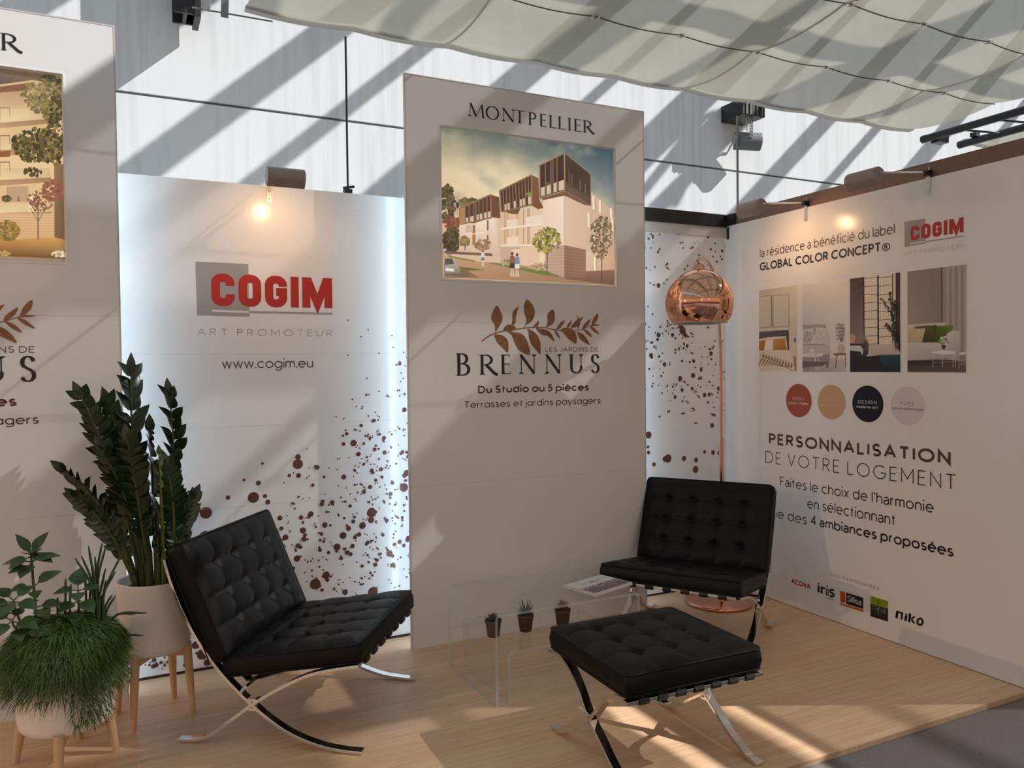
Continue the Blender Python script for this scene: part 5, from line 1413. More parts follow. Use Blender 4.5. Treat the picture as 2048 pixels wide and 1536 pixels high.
# ------------------------------------------------------------------ tufted leather cushions
def frame(O, ex, ey):
    ex, ey = Vector(ex).normalized(), Vector(ey).normalized()
    ez = ex.cross(ey)
    m_ = Matrix.Identity(4)
    for i in range(3): m_[i][0], m_[i][1], m_[i][2], m_[i][3] = ex[i], ey[i], ez[i], O[i]
    return m_
def cushion(name, parent, mw, w, d, t, nu, nv, bow=(0.16, 0.10)):
    """mw: local frame of the cushion, x across (-w/2..w/2), y 0..d, z 0..t (outside = +z)"""
    K = 14
    NX, NY = nu * K, nv * K
    rc = 0.022
    def rim(x, y):
        ax, ay = abs(x) - (w / 2 - rc), abs(y - d / 2) - (d / 2 - rc)
        if ax > 0 and ay > 0:
            l = math.hypot(ax, ay)
            if l > rc: 
                k = rc / l
                x = math.copysign(w / 2 - rc + ax * k, x); y = d / 2 + math.copysign(d / 2 - rc + ay * k, y - d / 2)
        return x, y
    def warp(i, j):
        u, v = i / NX, j / NY
        tu = min(1, 4 * u * (1 - u) * 1.4); tv = min(1, 4 * v * (1 - v) * 1.4)
        a = u * nu + bow[0] * abs(math.sin(math.pi * v * nv)) * tu * math.sin(math.pi * u) ** .3
        b = v * nv + bow[1] * abs(math.sin(math.pi * u * nu)) * tv * math.sin(math.pi * v) ** .3
        return a, b, u, v
    vs, fs = [], []
    for j in range(NY + 1):
        for i in range(NX + 1):
            a, b, u, v = warp(i, j)
            sa, sb = abs(math.sin(math.pi * a)), abs(math.sin(math.pi * b))
            edge = min(u * w, (1 - u) * w, v * d, (1 - v) * d)
            if edge <= 1e-6: h = 0
            else:
                inu = 0.5 < a < nu - 0.5; inv_ = 0.5 < b < nv - 0.5
                pa = sa ** .24 if inu or a - math.floor(a) > .5 and a < .5 or True else 1
                pb = sb ** .24
                if a < .5 or a > nu - .5: pa = 1.0 if edge > .04 else max(pa, .6)
                if b < .5 or b > nv - .5: pb = 1.0 if edge > .04 else max(pb, .6)
                puff = 0.55 * pa * pb + 0.45 * min(pa, pb)
                roll = min(1, edge / 0.055) ** .5
                h = roll * (0.006 + 0.016 * puff)
                da, db = abs(a - round(a)), abs(b - round(b))
                if 0 < round(a) < nu and 0 < round(b) < nv:
                    h -= 0.017 * math.exp(-((da * w / nu) ** 2 + (db * d / nv) ** 2) / 0.00045)
            x, y = rim(-w / 2 + w * u, d * v)
            vs.append(mw @ Vector((x, y, t + h)))
    for j in range(NY):
        for i in range(NX):
            k = j * (NX + 1) + i
            fs.append((k, k + 1, k + NX + 2, k + NX + 1))
    mb = MB(); mb.add(vs, fs, True)
    ring = [(i, 0) for i in range(NX)] + [(NX, j) for j in range(NY)] + [(NX - i, NY) for i in range(NX)] + [(0, NY - j) for j in range(NY)]
    n = len(ring)
    sv, sf = [], []
    lv = [(t, 0), (t * .8, .005), (t * .5, .008), (t * .2, .005), (0, 0)]
    for z, o in lv:
        for i, j in ring:
            x, y = rim(-w / 2 + w * i / NX, d * j / NY)
            dx, dy = x, y - d / 2
            sx = 1 + o / (w / 2); sy = 1 + o / (d / 2)
            sv.append(mw @ Vector((dx * sx, d / 2 + dy * sy, z)))
    for L in range(len(lv) - 1):
        for k in range(n):
            k2 = (k + 1) % n
            sf.append((L * n + k, (L + 1) * n + k, (L + 1) * n + k2, L * n + k2))
    sf.append(tuple((len(lv) - 1) * n + k for k in range(n - 1, -1, -1)))
    mb.add(sv, sf, True)
    o = mb.build(name, M['leather'], parent)
    for z, nm in ((t, 'piping'), (0.004, 'piping')):
        pts = []
        for i, j in ring[::2]:
            x, y = rim(-w / 2 + w * i / NX, d * j / NY)
            pts.append(mw @ Vector((x * 1.006, d / 2 + (y - d / 2) * 1.006, z)))
        MB().tube(pts, 0.0045, 6, closed=True).build(nm, M['leather'], o)
    for j in range(1, nv):
        for i in range(1, nu):
            # the warped button place
            bx = by = None
            best = 9
            for jj in range(j * K - 7, j * K + 4):
                for ii in range(i * K - 7, i * K + 4):
                    a, b, u, v = warp(ii, jj)
                    q = abs(a - i) + abs(b - j)
                    if q < best: best, bx, by, bi = q, -w / 2 + w * u, d * v, jj * (NX + 1) + ii
            p = vs[bi]
            c = mw.to_3x3() @ Vector((0, 0, 1))
            prof = [(0.0001, 0.005), (0.004, 0.0045), (0.0075, 0.002), (0.0085, -0.003)]
            mm = mw.to_3x3().to_4x4()
            MB().lathe(prof, 10, c=p, mw=mm).build('button', M['leather'], o)
    return o

# ------------------------------------------------------------------ leather lounge chair with crossed steel legs
S1 = [(-.440, .735), (-.415, .650), (-.377, .554), (-.325, .452), (-.270, .370), (-.215, .300), (-.148, .232), (-.077, .170), (.012, .104), (.106, .055), (.211, .023), (.300, .011), (.374, .0085)]
S2 = [(.366, .345), (.268, .327), (.179, .305), (.100, .272), (.013, .225), (-.077, .170), (-.140, .122), (-.205, .073), (-.256, .038), (-.313, .016), (-.360, .010), (-.400, .0085)]
def curve2(P, n=5): return [(v.x, v.y) for v in catmull([(x, y, 0) for x, y in P], n)]
def lounge_chair(loc, ang, label):
    t = thing('lounge_chair', loc, R(ang), label, 'armchair', 'black leather lounge chairs')
    W = wmat(t)
    T = lambda v: W @ Matrix.Translation((0, v, 0))
    for v in (-0.358, 0.358):
        mb = MB()
        mb.sweep(curve2(S1), 0.036, 0.013, T(v)); mb.sweep(curve2(S2), 0.0355, 0.013, T(v))
        for du, dz in ((0, .018), (0, -.018)):
            mb.sweep([(-.077 + du - .02, .170 + dz), (-.077 + du + .02, .170 + dz)], 0.034, 0.012, T(v))
        mb.build('side_frame', M['chrome'], t, bevel=0.0015)
    def bar(u, z, name='cross_bar', w=0.030, h=0.012, rot=0.0):
        mb = MB()
        d = Vector((math.cos(rot), 0, math.sin(rot)))
        nn = Vector((-math.sin(rot), 0, math.cos(rot)))
        vs = []
        for v in (-.352, .352):
            for a, b in ((-1, -1), (1, -1), (1, 1), (-1, 1)):
                vs.append(W @ (Vector((u, v, z)) + d * (a * w / 2) + nn * (b * h / 2)))
        mb.add(vs, [(0, 3, 2, 1), (4, 5, 6, 7), (0, 1, 5, 4), (1, 2, 6, 5), (2, 3, 7, 6), (3, 0, 4, 7)])
        return mb.build(name, M['chrome'], t, bevel=0.001)
    bar(.352, .345); bar(-.428, .705, rot=R(70)); bar(-.120, .225, rot=R(40)); bar(-.245, .345, rot=R(60))
    for k in range(7):
        v = -0.285 + k * 0.095
        # seat belts looped round the front bar, back belts up the back
        mb = MB()
        mb.sweep([(.372, .334), (.374, .345), (.370, .3565), (.352, .3585), (.20, .331), (.04, .288), (-.07, .25), (-.125, .237)], 0.040, 0.005, T(v))
        mb.sweep([(.372, .334), (.352, .332), (.325, .334), (.318, .345)], 0.040, 0.005, T(v))
        mb.build('strap', M['belt'], t)
        MB().sweep([(-.13, .236), (-.20, .300), (-.265, .385), (-.33, .50), (-.385, .615), (-.415, .70), (-.435, .716), (-.448, .70)], 0.040, 0.005, T(v)).build('strap', M['belt'], t)
    # seat
    sd = Vector((-1, 0, -0.150)).normalized()          # from the front edge backwards
    O = Vector((.372, 0, .356))
    cushion('seat_cushion', t, W @ frame(O, (0, 1, 0), sd), 0.742, 0.570, 0.072, 5, 4, bow=(0.14, -0.16))
    bd = Vector((-.183, 0, .436)).normalized()
    O = Vector((-.250, 0, .318))
    cushion('back_cushion', t, W @ frame(O, (0, 1, 0), bd), 0.742, 0.490, 0.082, 5, 4, bow=(-0.18, -0.07))
    return t
lounge_chair((0.6887, 3.4642, 0), -35.04, 'black leather lounge chair on crossed chrome legs beside the potted plants')
lounge_chair((2.7593, 3.4372, 0), -146.70, 'black leather lounge chair in the corner in front of the copper lamp')

# ------------------------------------------------------------------ footstool
OB = [(.305, .009), (.262, .012), (.227, .022), (.150, .060), (.080, .108), (0, .162), (-.034, .196), (-.076, .244), (-.136, .297), (-.205, .327), (-.262, .336)]
def footstool(loc, ang, label):
    t = thing('footstool', loc, R(ang), label, 'footstool')
    W = wmat(t) @ Matrix.Rotation(R(90), 4, 'Z')       # u = depth, v = across
    T = lambda v: W @ Matrix.Translation((0, v, 0))
    for v in (-.268, .268):
        mb = MB()
        mb.sweep(curve2(OB), 0.036, 0.013, T(v)); mb.sweep(curve2([(-a, b) for a, b in OB]), 0.0355, 0.013, T(v))
        mb.sweep([(-.016, .182), (.016, .182)], 0.034, 0.012, T(v)); mb.sweep([(-.016, .142), (.016, .142)], 0.034, 0.012, T(v))
        mb.build('side_frame', M['chrome'], t, bevel=0.0015)
    for u in (-.276, .276):
        mb = MB(); mb.box((u - .016, -.30, .330), (u + .016, .30, .342), W)
        mb.build('cross_bar', M['chrome'], t, bevel=0.001)
    for k in range(7):
        v = -0.234 + k * 0.078
        mb = MB()
        mb.sweep([(-.262, .3265), (-.276, .3245), (-.293, .327), (-.297, .336), (-.292, .345), (-.276, .3475), (0, .338), (.276, .3475), (.292, .345), (.297, .336), (.293, .327), (.276, .3245), (.262, .3265)], 0.040, 0.005, T(v))
        mb.build('strap', M['belt'], t)
        mb = MB(); mb.sweep([(-.284, .348), (-.262, .350)], 0.012, 0.004, T(v)); mb.build('buckle', M['steel'], t)
    cushion('seat_cushion', t, W @ frame(Vector((-.282, 0, .3505)), (0, -1, 0), (1, 0, 0)), 0.598, 0.560, 0.078, 4, 4, bow=(0.15, -0.18))
    return t
footstool((1.812, 2.492, 0), -1.0, 'black leather footstool on crossed chrome legs in front of the clear tables')

# ------------------------------------------------------------------ clear acrylic nesting tables
def bent_table(x0, x1, y0, y1, z, th, label):
    t = thing('acrylic_table', ((x0 + x1) / 2, (y0 + y1) / 2, 0), 0, label, 'table', 'clear acrylic tables')
    r = 0.022
    outer = [(x0, 0.001)] + [(x0 + r - r * math.cos(R(a)), z - r + r * math.sin(R(a))) for a in range(0, 91, 15)] + [(x1 - r + r * math.sin(R(a)), z - r + r * math.cos(R(a))) for a in range(0, 91, 15)] + [(x1, 0.001)]
    ri = r - th
    inner = [(x0 + th, 0.001)] + [(x0 + r - ri * math.cos(R(a)), z - r + ri * math.sin(R(a))) for a in range(0, 91, 15)] + [(x1 - r + ri * math.sin(R(a)), z - r + ri * math.cos(R(a))) for a in range(0, 91, 15)] + [(x1 - th, 0.001)]
    n = len(outer)
    vs = [(x, y0, zz) for x, zz in outer] + [(x, y0, zz) for x, zz in inner] + [(x, y1, zz) for x, zz in outer] + [(x, y1, zz) for x, zz in inner]
    fs = []
    for i in range(n - 1):
        fs += [(i, i + 1, n + i + 1, n + i), (2 * n + i + 1, 2 * n + i, 3 * n + i, 3 * n + i + 1)]
        fs += [(i + 1, i, 2 * n + i, 2 * n + i + 1), (n + i, n + i + 1, 3 * n + i + 1, 3 * n + i)]
    mb = MB(); mb.add(vs, [f for k, f in enumerate(fs) if k % 4 in (2, 3)])
    mb.cur = 1
    mb.add(vs, [f for k, f in enumerate(fs) if k % 4 in (0, 1)] + [(0, n, 3 * n, 2 * n), (n - 1, 2 * n + n - 1, 3 * n + n - 1, n + n - 1)])
    mb.build('bent_sheet', (M['glass'], M['glass_edge']), t)
    return t
bent_table(1.414, 2.175, 3.080, 3.640, 0.408, 0.012, 'larger clear acrylic side table with the notebook on top')
bent_table(1.477, 2.085, 3.085, 3.600, 0.236, 0.010, 'lower clear acrylic table nested under the larger one')

# notebook on the table
nb = thing('spiral_notebook', (2.05, 3.25, 0.4092), R(17.0), 'white spiral notebook with a city photo, lying on the clear table', 'notebook')
Wn = wmat(nb)
HX, HY = 0.142, 0.103
mb = MB(); mb.box((-HX + .004, -HY + .003, 0.001), (HX - .003, HY - .003, 0.0115), Wn); mb.build('pages', M['paper'], nb)
mb = MB(); mb.box((-HX, -HY, 0.0), (HX, HY, 0.001), Wn); mb.box((-HX, -HY, 0.0116), (HX, HY, 0.0126), Wn); mb.build('cover', M['paper'], nb)
mb = MB()
for k in range(22):
    y = -HY + .012 + k * 0.0086
    ring = [Wn @ Vector((-HX + .002 + .008 * math.cos(a * math.pi / 5), y, .0063 + .0085 * math.sin(a * math.pi / 5))) for a in range(10)]
    mb.tube(ring, 0.0009, 5, closed=True)
mb.build('spiral', M['steel'], nb)
class Flat:
    def __init__(self, W, z): self.W, self.z, self.mb = W, z, MB()
    def poly(self, pts, col):
        self.z += 0.00003
        vs = [self.W @ Vector((x, y, self.z)) for x, y in pts]
        A = sum((pts[i][0] * pts[(i + 1) % len(pts)][1] - pts[(i + 1) % len(pts)][0] * pts[i][1]) for i in range(len(pts)))
        self.mb.col = lin(col); self.mb.add(vs if A > 0 else vs[::-1], [tuple(range(len(pts)))])
F = Flat(Wn, 0.0127)
F.poly([(-HX + .012, -HY + .012), (HX - .002, -HY + .012), (HX - .002, .002), (-HX + .012, .002)], (150, 132, 138))
rnd = random.Random(4)
for k in range(46):
    x = -HX + .014 + rnd.random() * .26; w_ = rnd.uniform(.004, .02); y = rnd.uniform(-.05, -.012); h = rnd.uniform(.006, .014)
    F.poly([(x, y), (min(x + w_, HX - .003), y), (min(x + w_, HX - .003), y + h), (x, y + h)], rnd.choice([(104, 84, 96), (190, 176, 176), (84, 66, 80), (214, 202, 200)]))
for k in range(5):
    y = -.056 - k * .009
    F.poly([(-HX + .014, y), (HX - .003, y + .002), (HX - .003, y + .006), (-HX + .014, y + .004)], (92, 72, 84) if k % 2 == 0 else (196, 184, 184))
F.mb.build('cover_photo', M['print'], nb)
ink = MB(); z = 0.0129
def nstroke(pts, w_):
    global z
    z += 0.00002
    L, Rr = ribbon(pts, w_)
    vs = [Wn @ Vector((x, y, z)) for a, b in zip(L, Rr) for x, y in (a, b)]
    ink.add(vs, [(2 * i, 2 * i + 1, 2 * i + 3, 2 * i + 2) for i in range(len(L) - 1)])
x = -.075
for ch in 'BOOK':
    gw, st = SANS[ch]
    for s_ in st: nstroke([(x + a * .036, .026 + b * .036) for a, b in s_], .0016)
    x += (gw + .32) * .036
for k in range(6): nstroke([(-.012 + k * .006, .036), (-.008 + k * .006, .052)], .002)
ink.build('cover_lettering', M['ink_grey'], nb)

# ------------------------------------------------------------------ three small succulents on the lower table
def leafshape(mb, base, d, up, L, w, th, n=6, tipup=0.0):
    """a fleshy pointed leaf"""
    d = d.normalized(); s = d.cross(up).normalized(); nn = s.cross(d)
    vs, fs = [], []
    for i in range(n + 1):
        f = i / n
        ww = w * math.sin(math.pi * min(1, .18 + f * .82)) ** .8 * (1 - f) ** .25 if i < n else 0.0003
        c = base + d * (L * f) + nn * (tipup * L * f * f)
        for k in range(6):
            a = k * math.pi / 3
            vs.append(c + s * (ww / 2 * math.cos(a)) + nn * (th / 2 * math.sin(a) * (1 - f * .7)))
    for i in range(n):
        for k in range(6):
            k2 = (k + 1) % 6
            fs.append((i * 6 + k, i * 6 + k2, i * 6 + 6 + k2, i * 6 + 6 + k))
    mb.add(vs, fs, True)
def succulent(x, y, kind, label):
    sc_ = 1.28
    t = thing('potted_succulent', (x, y, 0.2365), 0, label, 'potted plant', 'small succulents on the lower clear table')
    prof = [(.0001, .002), (.021, .0), (.0225, .002), (.0285, .050), (.0305, .051), (.0308, .062), (.0275, .062), (.0265, .052), (.0001, .052)]
    prof = [(a * sc_, b * sc_) for a, b in prof]
    MB().lathe(prof, 24, c=(x, y, .2365)).build('pot', M['clay'], t)
    MB().lathe([(.0001, .056 * sc_), (.0262 * sc_, .055 * sc_)], 16, c=(x, y, .2365)).build('soil', M['soil'], t)
    mb = MB(); r_ = random.Random(kind)
    b = Vector((x, y, .2365 + .054 * sc_))
    if kind == 1:
        for k in range(34):
            a = k * 2.4; el = R(18 + 62 * (k / 34))
            d = Vector((math.cos(a) * math.cos(el), math.sin(a) * math.cos(el), math.sin(el)))
            leafshape(mb, b + d * .004, d, Vector((0, 0, 1)), .040 * r_.uniform(.8, 1.1), .015, .005, tipup=.15)
        mm = M['succ_g']
    elif kind == 2:
        for k in range(24):
            a = k * 2.4; el = R(20 + 58 * (k / 24) + r_.uniform(-6, 6))
            d = Vector((math.cos(a) * math.cos(el), math.sin(a) * math.cos(el), math.sin(el)))
            leafshape(mb, b + d * .004, d, Vector((0, 0, 1)), .036 + .052 * (k / 24), .011, .006, tipup=.08)
        mm = M['succ_b']
    else:
        for k in range(26):
            a = k * 2.4; el = R(15 + 62 * (k / 26) + r_.uniform(-6, 6))
            d = Vector((math.cos(a) * math.cos(el), math.sin(a) * math.cos(el), math.sin(el)))
            leafshape(mb, b + d * .003, d, Vector((0, 0, 1)), .034 + .030 * (k / 26), .013, .006, tipup=.1)
        mm = M['succ_r']
    mb.build('leaves', mm, t)
succulent(1.505, 3.300, 1, 'small green rosette succulent in a brown pot, leftmost on the lower clear table')
succulent(1.672, 3.296, 2, 'spiky blue-green succulent in a brown pot, middle one on the lower clear table')
succulent(1.868, 3.285, 3, 'reddish upright succulent in a brown pot, nearest the footstool on the lower clear table')

# ------------------------------------------------------------------ copper arc lamp
lamp = thing('floor_lamp', (3.292, 3.815, 0), 0, 'copper arc floor lamp with a dome shade in the corner behind the chair', 'floor lamp')
bx, by = 3.292, 3.815
MB().lathe([(.0001, .022), (.205, .022), (.2085, .0185), (.2085, .0), (.0001, .0)], 56, c=(bx, by, 0)).build('base', M['copper_satin'], lamp)
px_, py_ = 3.288, 3.78
MB().tube([(px_, py_, .022), (px_, py_, 1.030)], 0.0135, 20).build('lower_pole', M['copper_satin'], lamp)
dome_c = Vector(at(1398, 606, 1, 3.45))
dr = 0.187
top = dome_c + Vector((0, 0, dr + .045))
arcp = [Vector((px_, py_, 1.03)), Vector((px_ - .004, py_ - .004, 1.40)), Vector((px_ - .022, py_ - .016, 1.72)), Vector((px_ - .075, py_ - .055, 1.94)), Vector((px_ - .19, py_ - .14, 2.055)), Vector((px_ - .32, py_ - .24, 2.09)), Vector((top.x + .03, top.y + .03, top.z + .012)), top + Vector((0, 0, .002)), top - Vector((0, 0, .04))]
arcp = [Vector((px_, py_, 1.03)), Vector((px_ - .004, py_ - .004, 1.40)), Vector((px_ - .030, py_ - .022, 1.74)), Vector((px_ - .085, py_ - .065, 1.93)), Vector((px_ - .19, py_ - .15, 2.045)), Vector((px_ - .30, py_ - .235, 2.085)), Vector((top.x + .05, top.y + .04, top.z + .018)), Vector((top.x + .004, top.y + .003, top.z + .006))]
MB().tube(catmull(arcp, 8), 0.0088, 16).build('arched_pole', M['copper_satin'], lamp)
MB().tube([(px_, py_, 1.005), (px_, py_, 1.034)], 0.0150, 20).build('collar', M['copper_satin'], lamp)
prof = [(.03, dr * .987)] + [(dr * math.cos(R(a)), dr * math.sin(R(a))) for a in range(80, -37, -4)]
zr = prof[-1]
inner = [(r_ - .004, z_) for r_, z_ in prof[::-1]]
sh = MB().lathe(prof, 72, c=dome_c).build('lamp_shade', M['copper'], lamp)
MB().lathe([(zr[0], zr[1])] + inner, 72, c=dome_c).build('inner_lining', M['white_inner'], sh, label='white inside of the shade')
MB().lathe([(zr[0] - .0045, zr[1] + .001), (zr[0] - .005, zr[1] - .005), (zr[0] + .001, zr[1] - .005), (zr[0] + .0008, zr[1] + .002)], 72, c=dome_c).build('rim', M['steel'], sh)
cp_ = [(.0001, dr + .036), (.012, dr + .035), (.026, dr + .025), (.036, dr + .010), (.042, dr - .012)]
MB().lathe(cp_, 32, c=dome_c).build('cap', M['copper'], sh)
MB().tube([top + Vector((-.02, -.015, -.002)), top + Vector((.008, .006, .004))], .0095, 12).build('joint', M['copper_satin'], sh)
MB().lathe([(.0001, .06), (.02, .05), (.028, .02), (.022, -.01), (.0001, -.03)], 16, c=dome_c + Vector((0, 0, .04))).build('bulb', M['white_inner'], lamp)
cab = catmull([(3.30, 3.79, .03), (3.36, 3.78, .028), (3.385, 3.82, .027), (3.36, 3.86, .027)], 6)
MB().tube(cab, .003, 6).build('cable', M['copper_satin'], lamp)

# ------------------------------------------------------------------ picture lights clamped on the wall tops
def picture_light(name_pt, mount, head, head_dir, wall_n, energy, label, aim, bracket_drop=.085):
    """mount: on the wall face at its top; head: centre of the lamp body; head_dir: its long axis"""
    t = thing('picture_light', mount, 0, label, 'picture light', 'picture lights along the wall tops')
    m0, h = Vector(mount), Vector(head)
    hd = Vector(head_dir).normalized()
    wn = Vector(wall_n)
    side = wn.cross(Vector((0, 0, 1)))
    mb = MB()
    P = lambda a, b, c: m0 + side * a + wn * b + Vector((0, 0, c))
    vs = [P(a, b, c) for c in (-bracket_drop, 0.012) for a, b in ((-.0115, .0008), (.0115, .0008), (.0115, .0035), (-.0115, .0035))]
    bx_f = [(0, 3, 2, 1), (4, 5, 6, 7), (0, 1, 5, 4), (1, 2, 6, 5), (2, 3, 7, 6), (3, 0, 4, 7)]
    mb.add(vs, bx_f)
    br = mb.build('bracket', M['steel'], t)
    for c in (-.068, -.03):
        MB().tube([P(0, .0035, c), P(0, .006, c)], .004, 8).build('screw', M['chrome'], br)
    vs = [P(a, b, c) for c in (0.006, 0.032) for a, b in ((-.014, -.018), (.014, -.018), (.014, .022), (-.014, .022))]
    MB().add(vs, bx_f).build('clamp', M['black'], t)
    MB().tube([P(0, -.006, .03), P(0, -.006, .052)], .003, 8).build('wing_screw', M['chrome'], t)
    end = h - hd * .088 if (h - hd * .088 - m0).length < (h + hd * .088 - m0).length else h + hd * .088
    MB().tube([P(0, .012, .022), end + Vector((0, 0, .012))], .0045, 10).build('arm', M['steel'], t)
    # lamp body: rounded back, flat lid, end caps
    fw = Vector(aim) - h; fw -= hd * fw.dot(hd); fw.normalize()       # towards the wall
    up = hd.cross(fw)
    if up.z < 0: up = -up
    def ringp(c, k=1.0):
        pts = []
        for a in range(0, 181, 15):
            pts.append(c + fw * (-.042 * math.sin(R(a)) * k) + up * (.041 * math.cos(R(a)) * k))
        pts += [c + up * (-.041 * k) + fw * (.028 * k), c + up * (.041 * k) + fw * (.028 * k)]
        return pts
    A, B = ringp(h - hd * .086), ringp(h + hd * .086)
    n = len(A)
    mb = MB()
    mb.add(A + B, [(k, (k + 1) % n, n + (k + 1) % n, n + k) for k in range(n) if k != n - 2] + [tuple(range(n - 1, -1, -1)), tuple(range(n, 2 * n))])
    hb = mb.build('lamp_head', M['lampgrey'], t, bevel=0.003)
    c = h + fw * .022
    vs = [c - hd * .082 - up * .036, c + hd * .082 - up * .036, c + hd * .082 + up * .036, c - hd * .082 + up * .036]
    MB().add(vs, [(0, 1, 2, 3)]).build('reflector', M['white_inner'], hb)
    MB().tube([c - hd * .052 + fw * .002, c + hd * .052 + fw * .002], .006, 10).build('bulb', M['bulb'] if energy else M['white_inner'], hb)
    MB().tube([h - up * .0 - fw * .010 + up * .040, h - fw * .010 + up * .050], .007, 10).build('knob', M['black'], hb)
    if energy:
        L = D.lights.new('halogen', 'SPOT')
        L.energy = energy
        L.color = (1.0, 0.56, 0.25)
        L.spot_size = R(165); L.spot_blend = 0.9
        L.shadow_soft_size = 0.022
        lo = D.objects.new('halogen', L)
        COL.objects.link(lo)
        d = (Vector(aim) - h).normalized()
        mw = d.to_track_quat('-Z', 'Y').to_matrix().to_4x4(); mw.translation = c + fw * .012
        place(lo, mw, t)
    return t
EN = 4.4
picture_light('a', (0.663, YB, 2.428), (0.676, 3.755, 2.385), (1, 0, 0), (0, -1, 0), EN, 'taupe picture light over the logo wall with a warm glow below', (0.64, YB, 2.05))
picture_light('b', (XR, 3.427, 2.422), (3.234, 3.455, 2.386), (0, 1, 0), (-1, 0, 0), EN * 1.3, 'taupe picture light on the right wall nearest the corner', (XR, 3.40, 2.0))
picture_light('c', (XR, 2.634, 2.422), (3.234, 2.685, 2.386), (0, 1, 0), (-1, 0, 0), 0, 'taupe picture light on the right wall above the red logo', (XR, 2.66, 2.0))
# ------------------------------------------------------------------ planters on beech legs
def planter(t, cx, cy, r, z0, z1, feet, leg_top):
    prof = [(.0001, z0), (r * .82, z0), (r * .90, z0 + .012), (r * .93, z0 + .035), (r, z1 - .004), (r, z1), (r - .008, z1 + .001), (r - .012, z1 - .01), (r - .014, z1 - .045), (.0001, z1 - .045)]
    MB().lathe(prof, 48, c=(cx, cy, 0)).build('pot', M['pot'], t)
    MB().lathe([(.0001, z1 - .040), (r - .016, z1 - .043)], 24, c=(cx, cy, 0)).build('soil', M['soil'], t)
    st = MB(); st.obox((cx + (feet[0][0] - cx) * .9, cy + (feet[0][1] - cy) * .9, z0 - .018), (cx + (feet[2][0] - cx) * .9, cy + (feet[2][1] - cy) * .9, z0 - .018), .022, .035)
    st.obox((cx + (feet[1][0] - cx) * .9, cy + (feet[1][1] - cy) * .9, z0 - .018), (cx + (feet[3][0] - cx) * .9, cy + (feet[3][1] - cy) * .9, z0 - .018), .022, .0345)
    stand = st.build('stand', M['beech'], t)
    for fx, fy in feet:
        a = Vector((cx + (fx - cx) * .86, cy + (fy - cy) * .86, leg_top)); b = Vector((fx, fy, 0.0))
        MB().tube([a, a.lerp(b, .4), b], [.019, .0175, .0115], 14).build('leg', M['beech'], stand)

def leaflet(mb, base, d, up, L, w, fold=0.25, droop=0.1, n=5):
    d = d.normalized(); s = d.cross(up)
    if s.length < 1e-4: s = d.orthogonal()
    s.normalize(); nn = s.cross(d)
    vs, fs = [], []
    for i in range(n + 1):
        f = i / n
        ww = w * (math.sin(math.pi * (f ** .75)) * .96 + .04 * (1 - f)) / 2
        c = base + d * (L * f) - nn * (droop * L * f * f)
        vs += [c - s * ww + nn * ww * fold, c, c + s * ww + nn * ww * fold]
    for i in range(n):
        k = i * 3
        fs += [(k, k + 1, k + 4, k + 3), (k + 1, k + 2, k + 5, k + 4)]
    mb.add(vs, fs, True)

# ---- tall dark plant with feathered stalks
zx, zy = 0.085, 3.700
zp = thing('potted_plant', (zx, zy, 0), 0, 'tall dark glossy plant in a white pot on beech legs beside the left chair', 'potted plant', 'plants in white pots on beech legs')
planter(zp, zx, zy, .150, .292, .598, [(-.010, 3.580), (.225, 3.655), (.160, 3.860), (-.070, 3.785)], .31)
def frond(tip, base_off, bend, n, L, w, start=.34, m_leaf='leaf', seed=0, r0=.011, spread=50, m_stalk='stalk'):
    r_ = random.Random(seed)
    b = Vector((zx + base_off[0], zy + base_off[1], .545))
    tip = Vector(tip)
    mid = b.lerp(tip, .5) + Vector(bend)
    pts = [b * (1 - t) ** 2 + mid * (2 * t * (1 - t)) + tip * t * t for t in [i / 14 for i in range(15)]]
    stem = MB().tube(pts, [r0 * (1 - .78 * i / 14) for i in range(15)], 8).build('frond', M[m_stalk], zp)
    mb = MB()
    side0 = Vector((1, 0, 0)) * math.cos(seed) + Vector((0, 1, 0)) * math.sin(seed) * .5
    for k in range(n):
        f = start + (1 - start) * (k + .5) / n
        i = f * 14; a = min(int(i), 13); p = pts[a].lerp(pts[a + 1], i - a)
        d = (pts[a + 1] - pts[a]).normalized()
        s = (side0 - d * side0.dot(d)).normalized()
        nn = s.cross(d)
        for sg in (-1, 1):
            ang = R(spread + r_.uniform(-12, 12) - 18 * (k / n))
            dd = d * math.cos(ang) + s * (sg * math.sin(ang)) + nn * r_.uniform(-.25, .25)
            g = L * (1.0 - .28 * abs(2 * (k / n) - .8)) * r_.uniform(.85, 1.12)
            leaflet(mb, p, dd, nn + Vector((0, 0, .5)), g * 1.18, w * 1.25 * r_.uniform(.85, 1.1), droop=r_.uniform(0, .18))
    leaflet(mb, pts[-1] - (pts[-1] - pts[-2]) * .3, pts[-1] - pts[-2], Vector((0, -1, .2)), L, w)
    mb.build('leaflets', M[m_leaf], stem)
T = lambda px, py, y: at(px, py, 1, y)
frond(T(262, 742, 3.66), (-.02, .0), (-.04, .02, .05), 9, .098, .038, .50, seed=1)
frond(T(338, 788, 3.66), (.05, .0), (.05, .0, .06), 10, .088, .036, .42, seed=2)
frond(T(160, 790, 3.60), (-.05, -.03), (.05, -.02, .08), 11, .080, .038, .42, seed=3)
frond(T(215, 805, 3.62), (-.03, .03), (.03, .0, .08), 11, .085, .040, .40, seed=4)
frond(T(128, 940, 3.52), (-.06, -.03), (.06, -.03, .12), 11, .074, .037, .45, seed=5)
frond(T(150, 992, 3.50), (-.06, -.05), (.02, -.02, .10), 12, .062, .032, .36, seed=6)
frond(T(388, 992, 3.62), (.08, -.02), (-.02, -.02, .09), 11, .064, .033, .30, seed=7)
frond(T(300, 860, 3.72), (.01, .04), (.0, .03, .05), 12, .085, .042, .35, seed=8)
